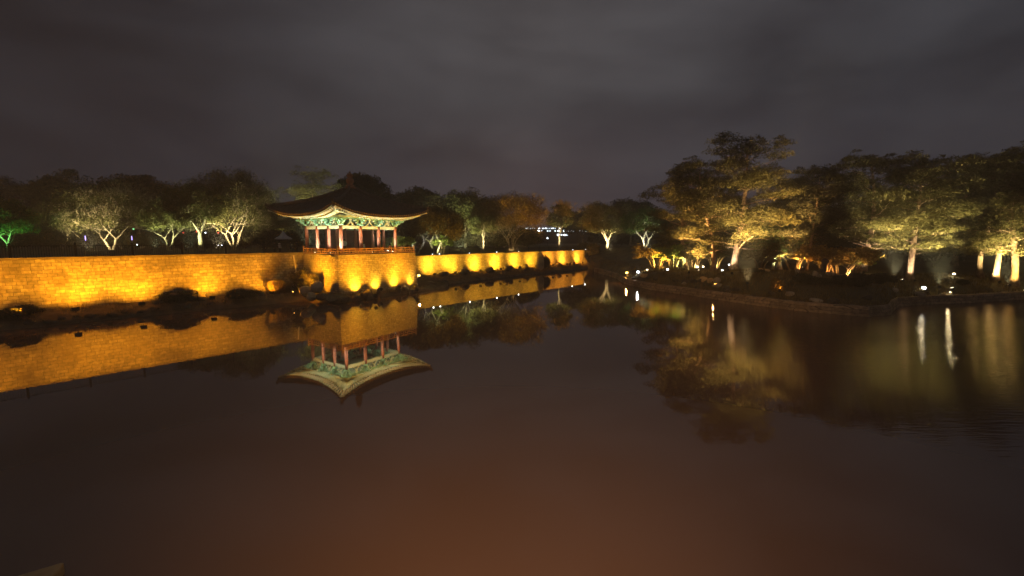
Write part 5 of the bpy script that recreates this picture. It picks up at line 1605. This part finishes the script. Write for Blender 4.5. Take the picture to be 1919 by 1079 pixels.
post_lamp(456, 441, 112, 'e_violet', 'large violet white lamp right of the fan of pale stems', r=0.45, shape='tube')
post_lamp(466, 444, 112, 'e_cool', 'small white lamp right of the violet lamp', r=0.16)
post_lamp(409, 464, 78, 'e_cool', 'low path lamp below the pale stems, left one of two', r=0.1)
post_lamp(416, 464, 78, 'e_cool', 'low path lamp below the pale stems, right one of two', r=0.1)


def tent(px, Y, w_, label):
    x = (px - 959.5) / 800 * Y; z = gz(x, Y)
    root = empty('tent', (x, Y, z), 0.2, label, 'tent')
    c = MB(); h = w_ / 2
    n = len(c.v); prof = [(h, 2.1), (h, 2.3), (h * 0.45, 2.75), (0.05, 3.6)]
    c.lathe(prof, (0, 0, 0), 4, 1.25, 1.25); c.build('canopy', M['tent'], root)
    for sx in (-1, 1):
        for sy in (-1, 1):
            p_ = MB(); p_.tube([(sx * 0.85 * h * (1 if True else 0), sy * 0.85 * h, 0), (sx * h * 0.85, sy * h * 0.85, 2.15)], 0.04, 5); p_.build('leg', M['metal'], root)


tent(62, 98, 5, 'pale pointed tent roof right of the green lit tree')
tent(110, 98, 4.5, 'pale pointed tent roof left of the leaning trunk')
tent(534, 80, 2.4, 'small pale tent roof behind the visitors near the pavilion')

# ------------------------------------------------------------------ the near corner at the lower left
nb = MB()
tip = at(121, 1051, 8.6)
nb.prism([(0, 0, 0), (-0.62, -0.42, 0), (-1.9, -1.05, 0), (-1.7, -1.9, 0), (0.35, -1.2, 0), (0.14, -0.25, 0)], -1.3, 0.0)
nb_o = nb.build('stone_block', M['tanstone'], loc=(tip.x, tip.y, tip.z)); tag(nb_o, 'tan stone block corner poking in at the bottom left of the photo', 'stone block')
bv = nb_o.modifiers.new('bevel', 'BEVEL'); bv.width = 0.05; bv.segments = 3

# unseen warm spots, added to tint the near water and brighten the island bank
def added_warm_spot(x, y, z, tx, ty, color, energy, ang):
    ld = bpy.data.lights.new('added_warm_spot', 'SPOT'); ld.energy = energy; ld.color = color; ld.spot_size = R(ang); ld.spot_blend = 1.0; ld.shadow_soft_size = 0.3
    lo = bpy.data.objects.new('added_warm_spot', ld); lo.location = (x, y, z)
    lo.rotation_euler = (Vector((tx, ty, 0)) - Vector((x, y, z))).to_track_quat('-Z', 'Y').to_euler(); COL.objects.link(lo)


added_warm_spot(-0.5, -2, 8.5, 0.0, 9.5, (1.0, 0.56, 0.20), 1350, 46)
added_warm_spot(3, -2, 9, 24, 51, (1.0, 0.52, 0.18), 15000, 30)
added_warm_spot(-1, -2, 9, 1.0, 20, (1.0, 0.58, 0.26), 6000, 90)

# ------------------------------------------------------------------ rough grass on the banks and the island slope
def grass_patch(name, pts, lo, hi, seed, m_):
    rng = np.random.default_rng(seed)
    P = np.array(pts); n = len(P)
    h = rng.uniform(lo, hi, n); a = rng.uniform(0, 6.28, n); t = rng.uniform(0.1, 0.6, n) * h
    wx, wy = np.cos(a + 1.57) * 0.03, np.sin(a + 1.57) * 0.03
    x, y, z = P[:, 0], P[:, 1], P[:, 2]
    q = np.stack([np.stack([x - wx, y - wy, z], 1), np.stack([x + wx, y + wy, z], 1), np.stack([x + np.cos(a) * t + wx * .3, y + np.sin(a) * t + wy * .3, z + h], 1), np.stack([x + np.cos(a) * t - wx * .3, y + np.sin(a) * t - wy * .3, z + h], 1)], 1)
    o_ = quads_obj(name, q, m_); tag(o_, kind='stuff'); return o_


M['grass'] = leaf_mat('dry_grass', (0.11, 0.08, 0.035), (0.24, 0.175, 0.075), 0.3)
rg = random.Random(31); pts = []
for i in range(len(rows_bank) - 1):
    for k in range(70):
        r_ = rows_bank[i]; r2 = rows_bank[i + 1]; t = rg.random(); q = rg.uniform(1, 5.6); j = int(q); u = q - j
        a_ = Vector(r_[j]).lerp(Vector(r_[j + 1]), u); b_ = Vector(r2[j]).lerp(Vector(r2[j + 1]), u)
        c_ = a_.lerp(b_, t)
        if math.sin(c_.x * 1.7) * math.cos(c_.y * 1.3) + rg.uniform(-0.6, 0.6) > -0.1: pts.append((c_.x, c_.y, c_.z - 0.03))
grass_patch('bank_grass', pts, 0.10, 0.42, 1, M['grass'])
pts = []
while len(pts) < 30000:
    b_ = rg.uniform(math.radians(11.5), math.radians(56)); r0, z0 = front_at(b_)
    d_ = 0.3 + 16 * rg.random() ** 1.5
    x, y = math.sin(b_) * (r0 + d_), math.cos(b_) * (r0 + d_)
    if math.sin(x * 0.9 + 1) * math.cos(y * 1.1) + rg.uniform(-0.8, 0.8) > -0.2: pts.append((x, y, gz(x, y) - 0.03))
grass_patch('slope_grass', pts, 0.10, 0.40, 2, M['grass'])

# even thin haze volume, added to lift the dark tones
HAZE = True
if HAZE:
    hz = MB(); hz.box((0, 150, 14.5), (900, 760, 34.0))
    hm = bpy.data.materials.new('night_haze'); hm.use_nodes = True
    N, L = nodes_of(hm.node_tree)
    o = N.new('ShaderNodeOutputMaterial'); pv = N.new('ShaderNodeVolumePrincipled')
    pv.inputs['Color'].default_value = (0.88, 0.87, 0.86, 1); pv.inputs['Density'].default_value = 0.0011; pv.inputs['Anisotropy'].default_value = 0.2
    L.new(pv.outputs[0], o.inputs['Volume'])
    tag(hz.build('haze', hm), kind='stuff')
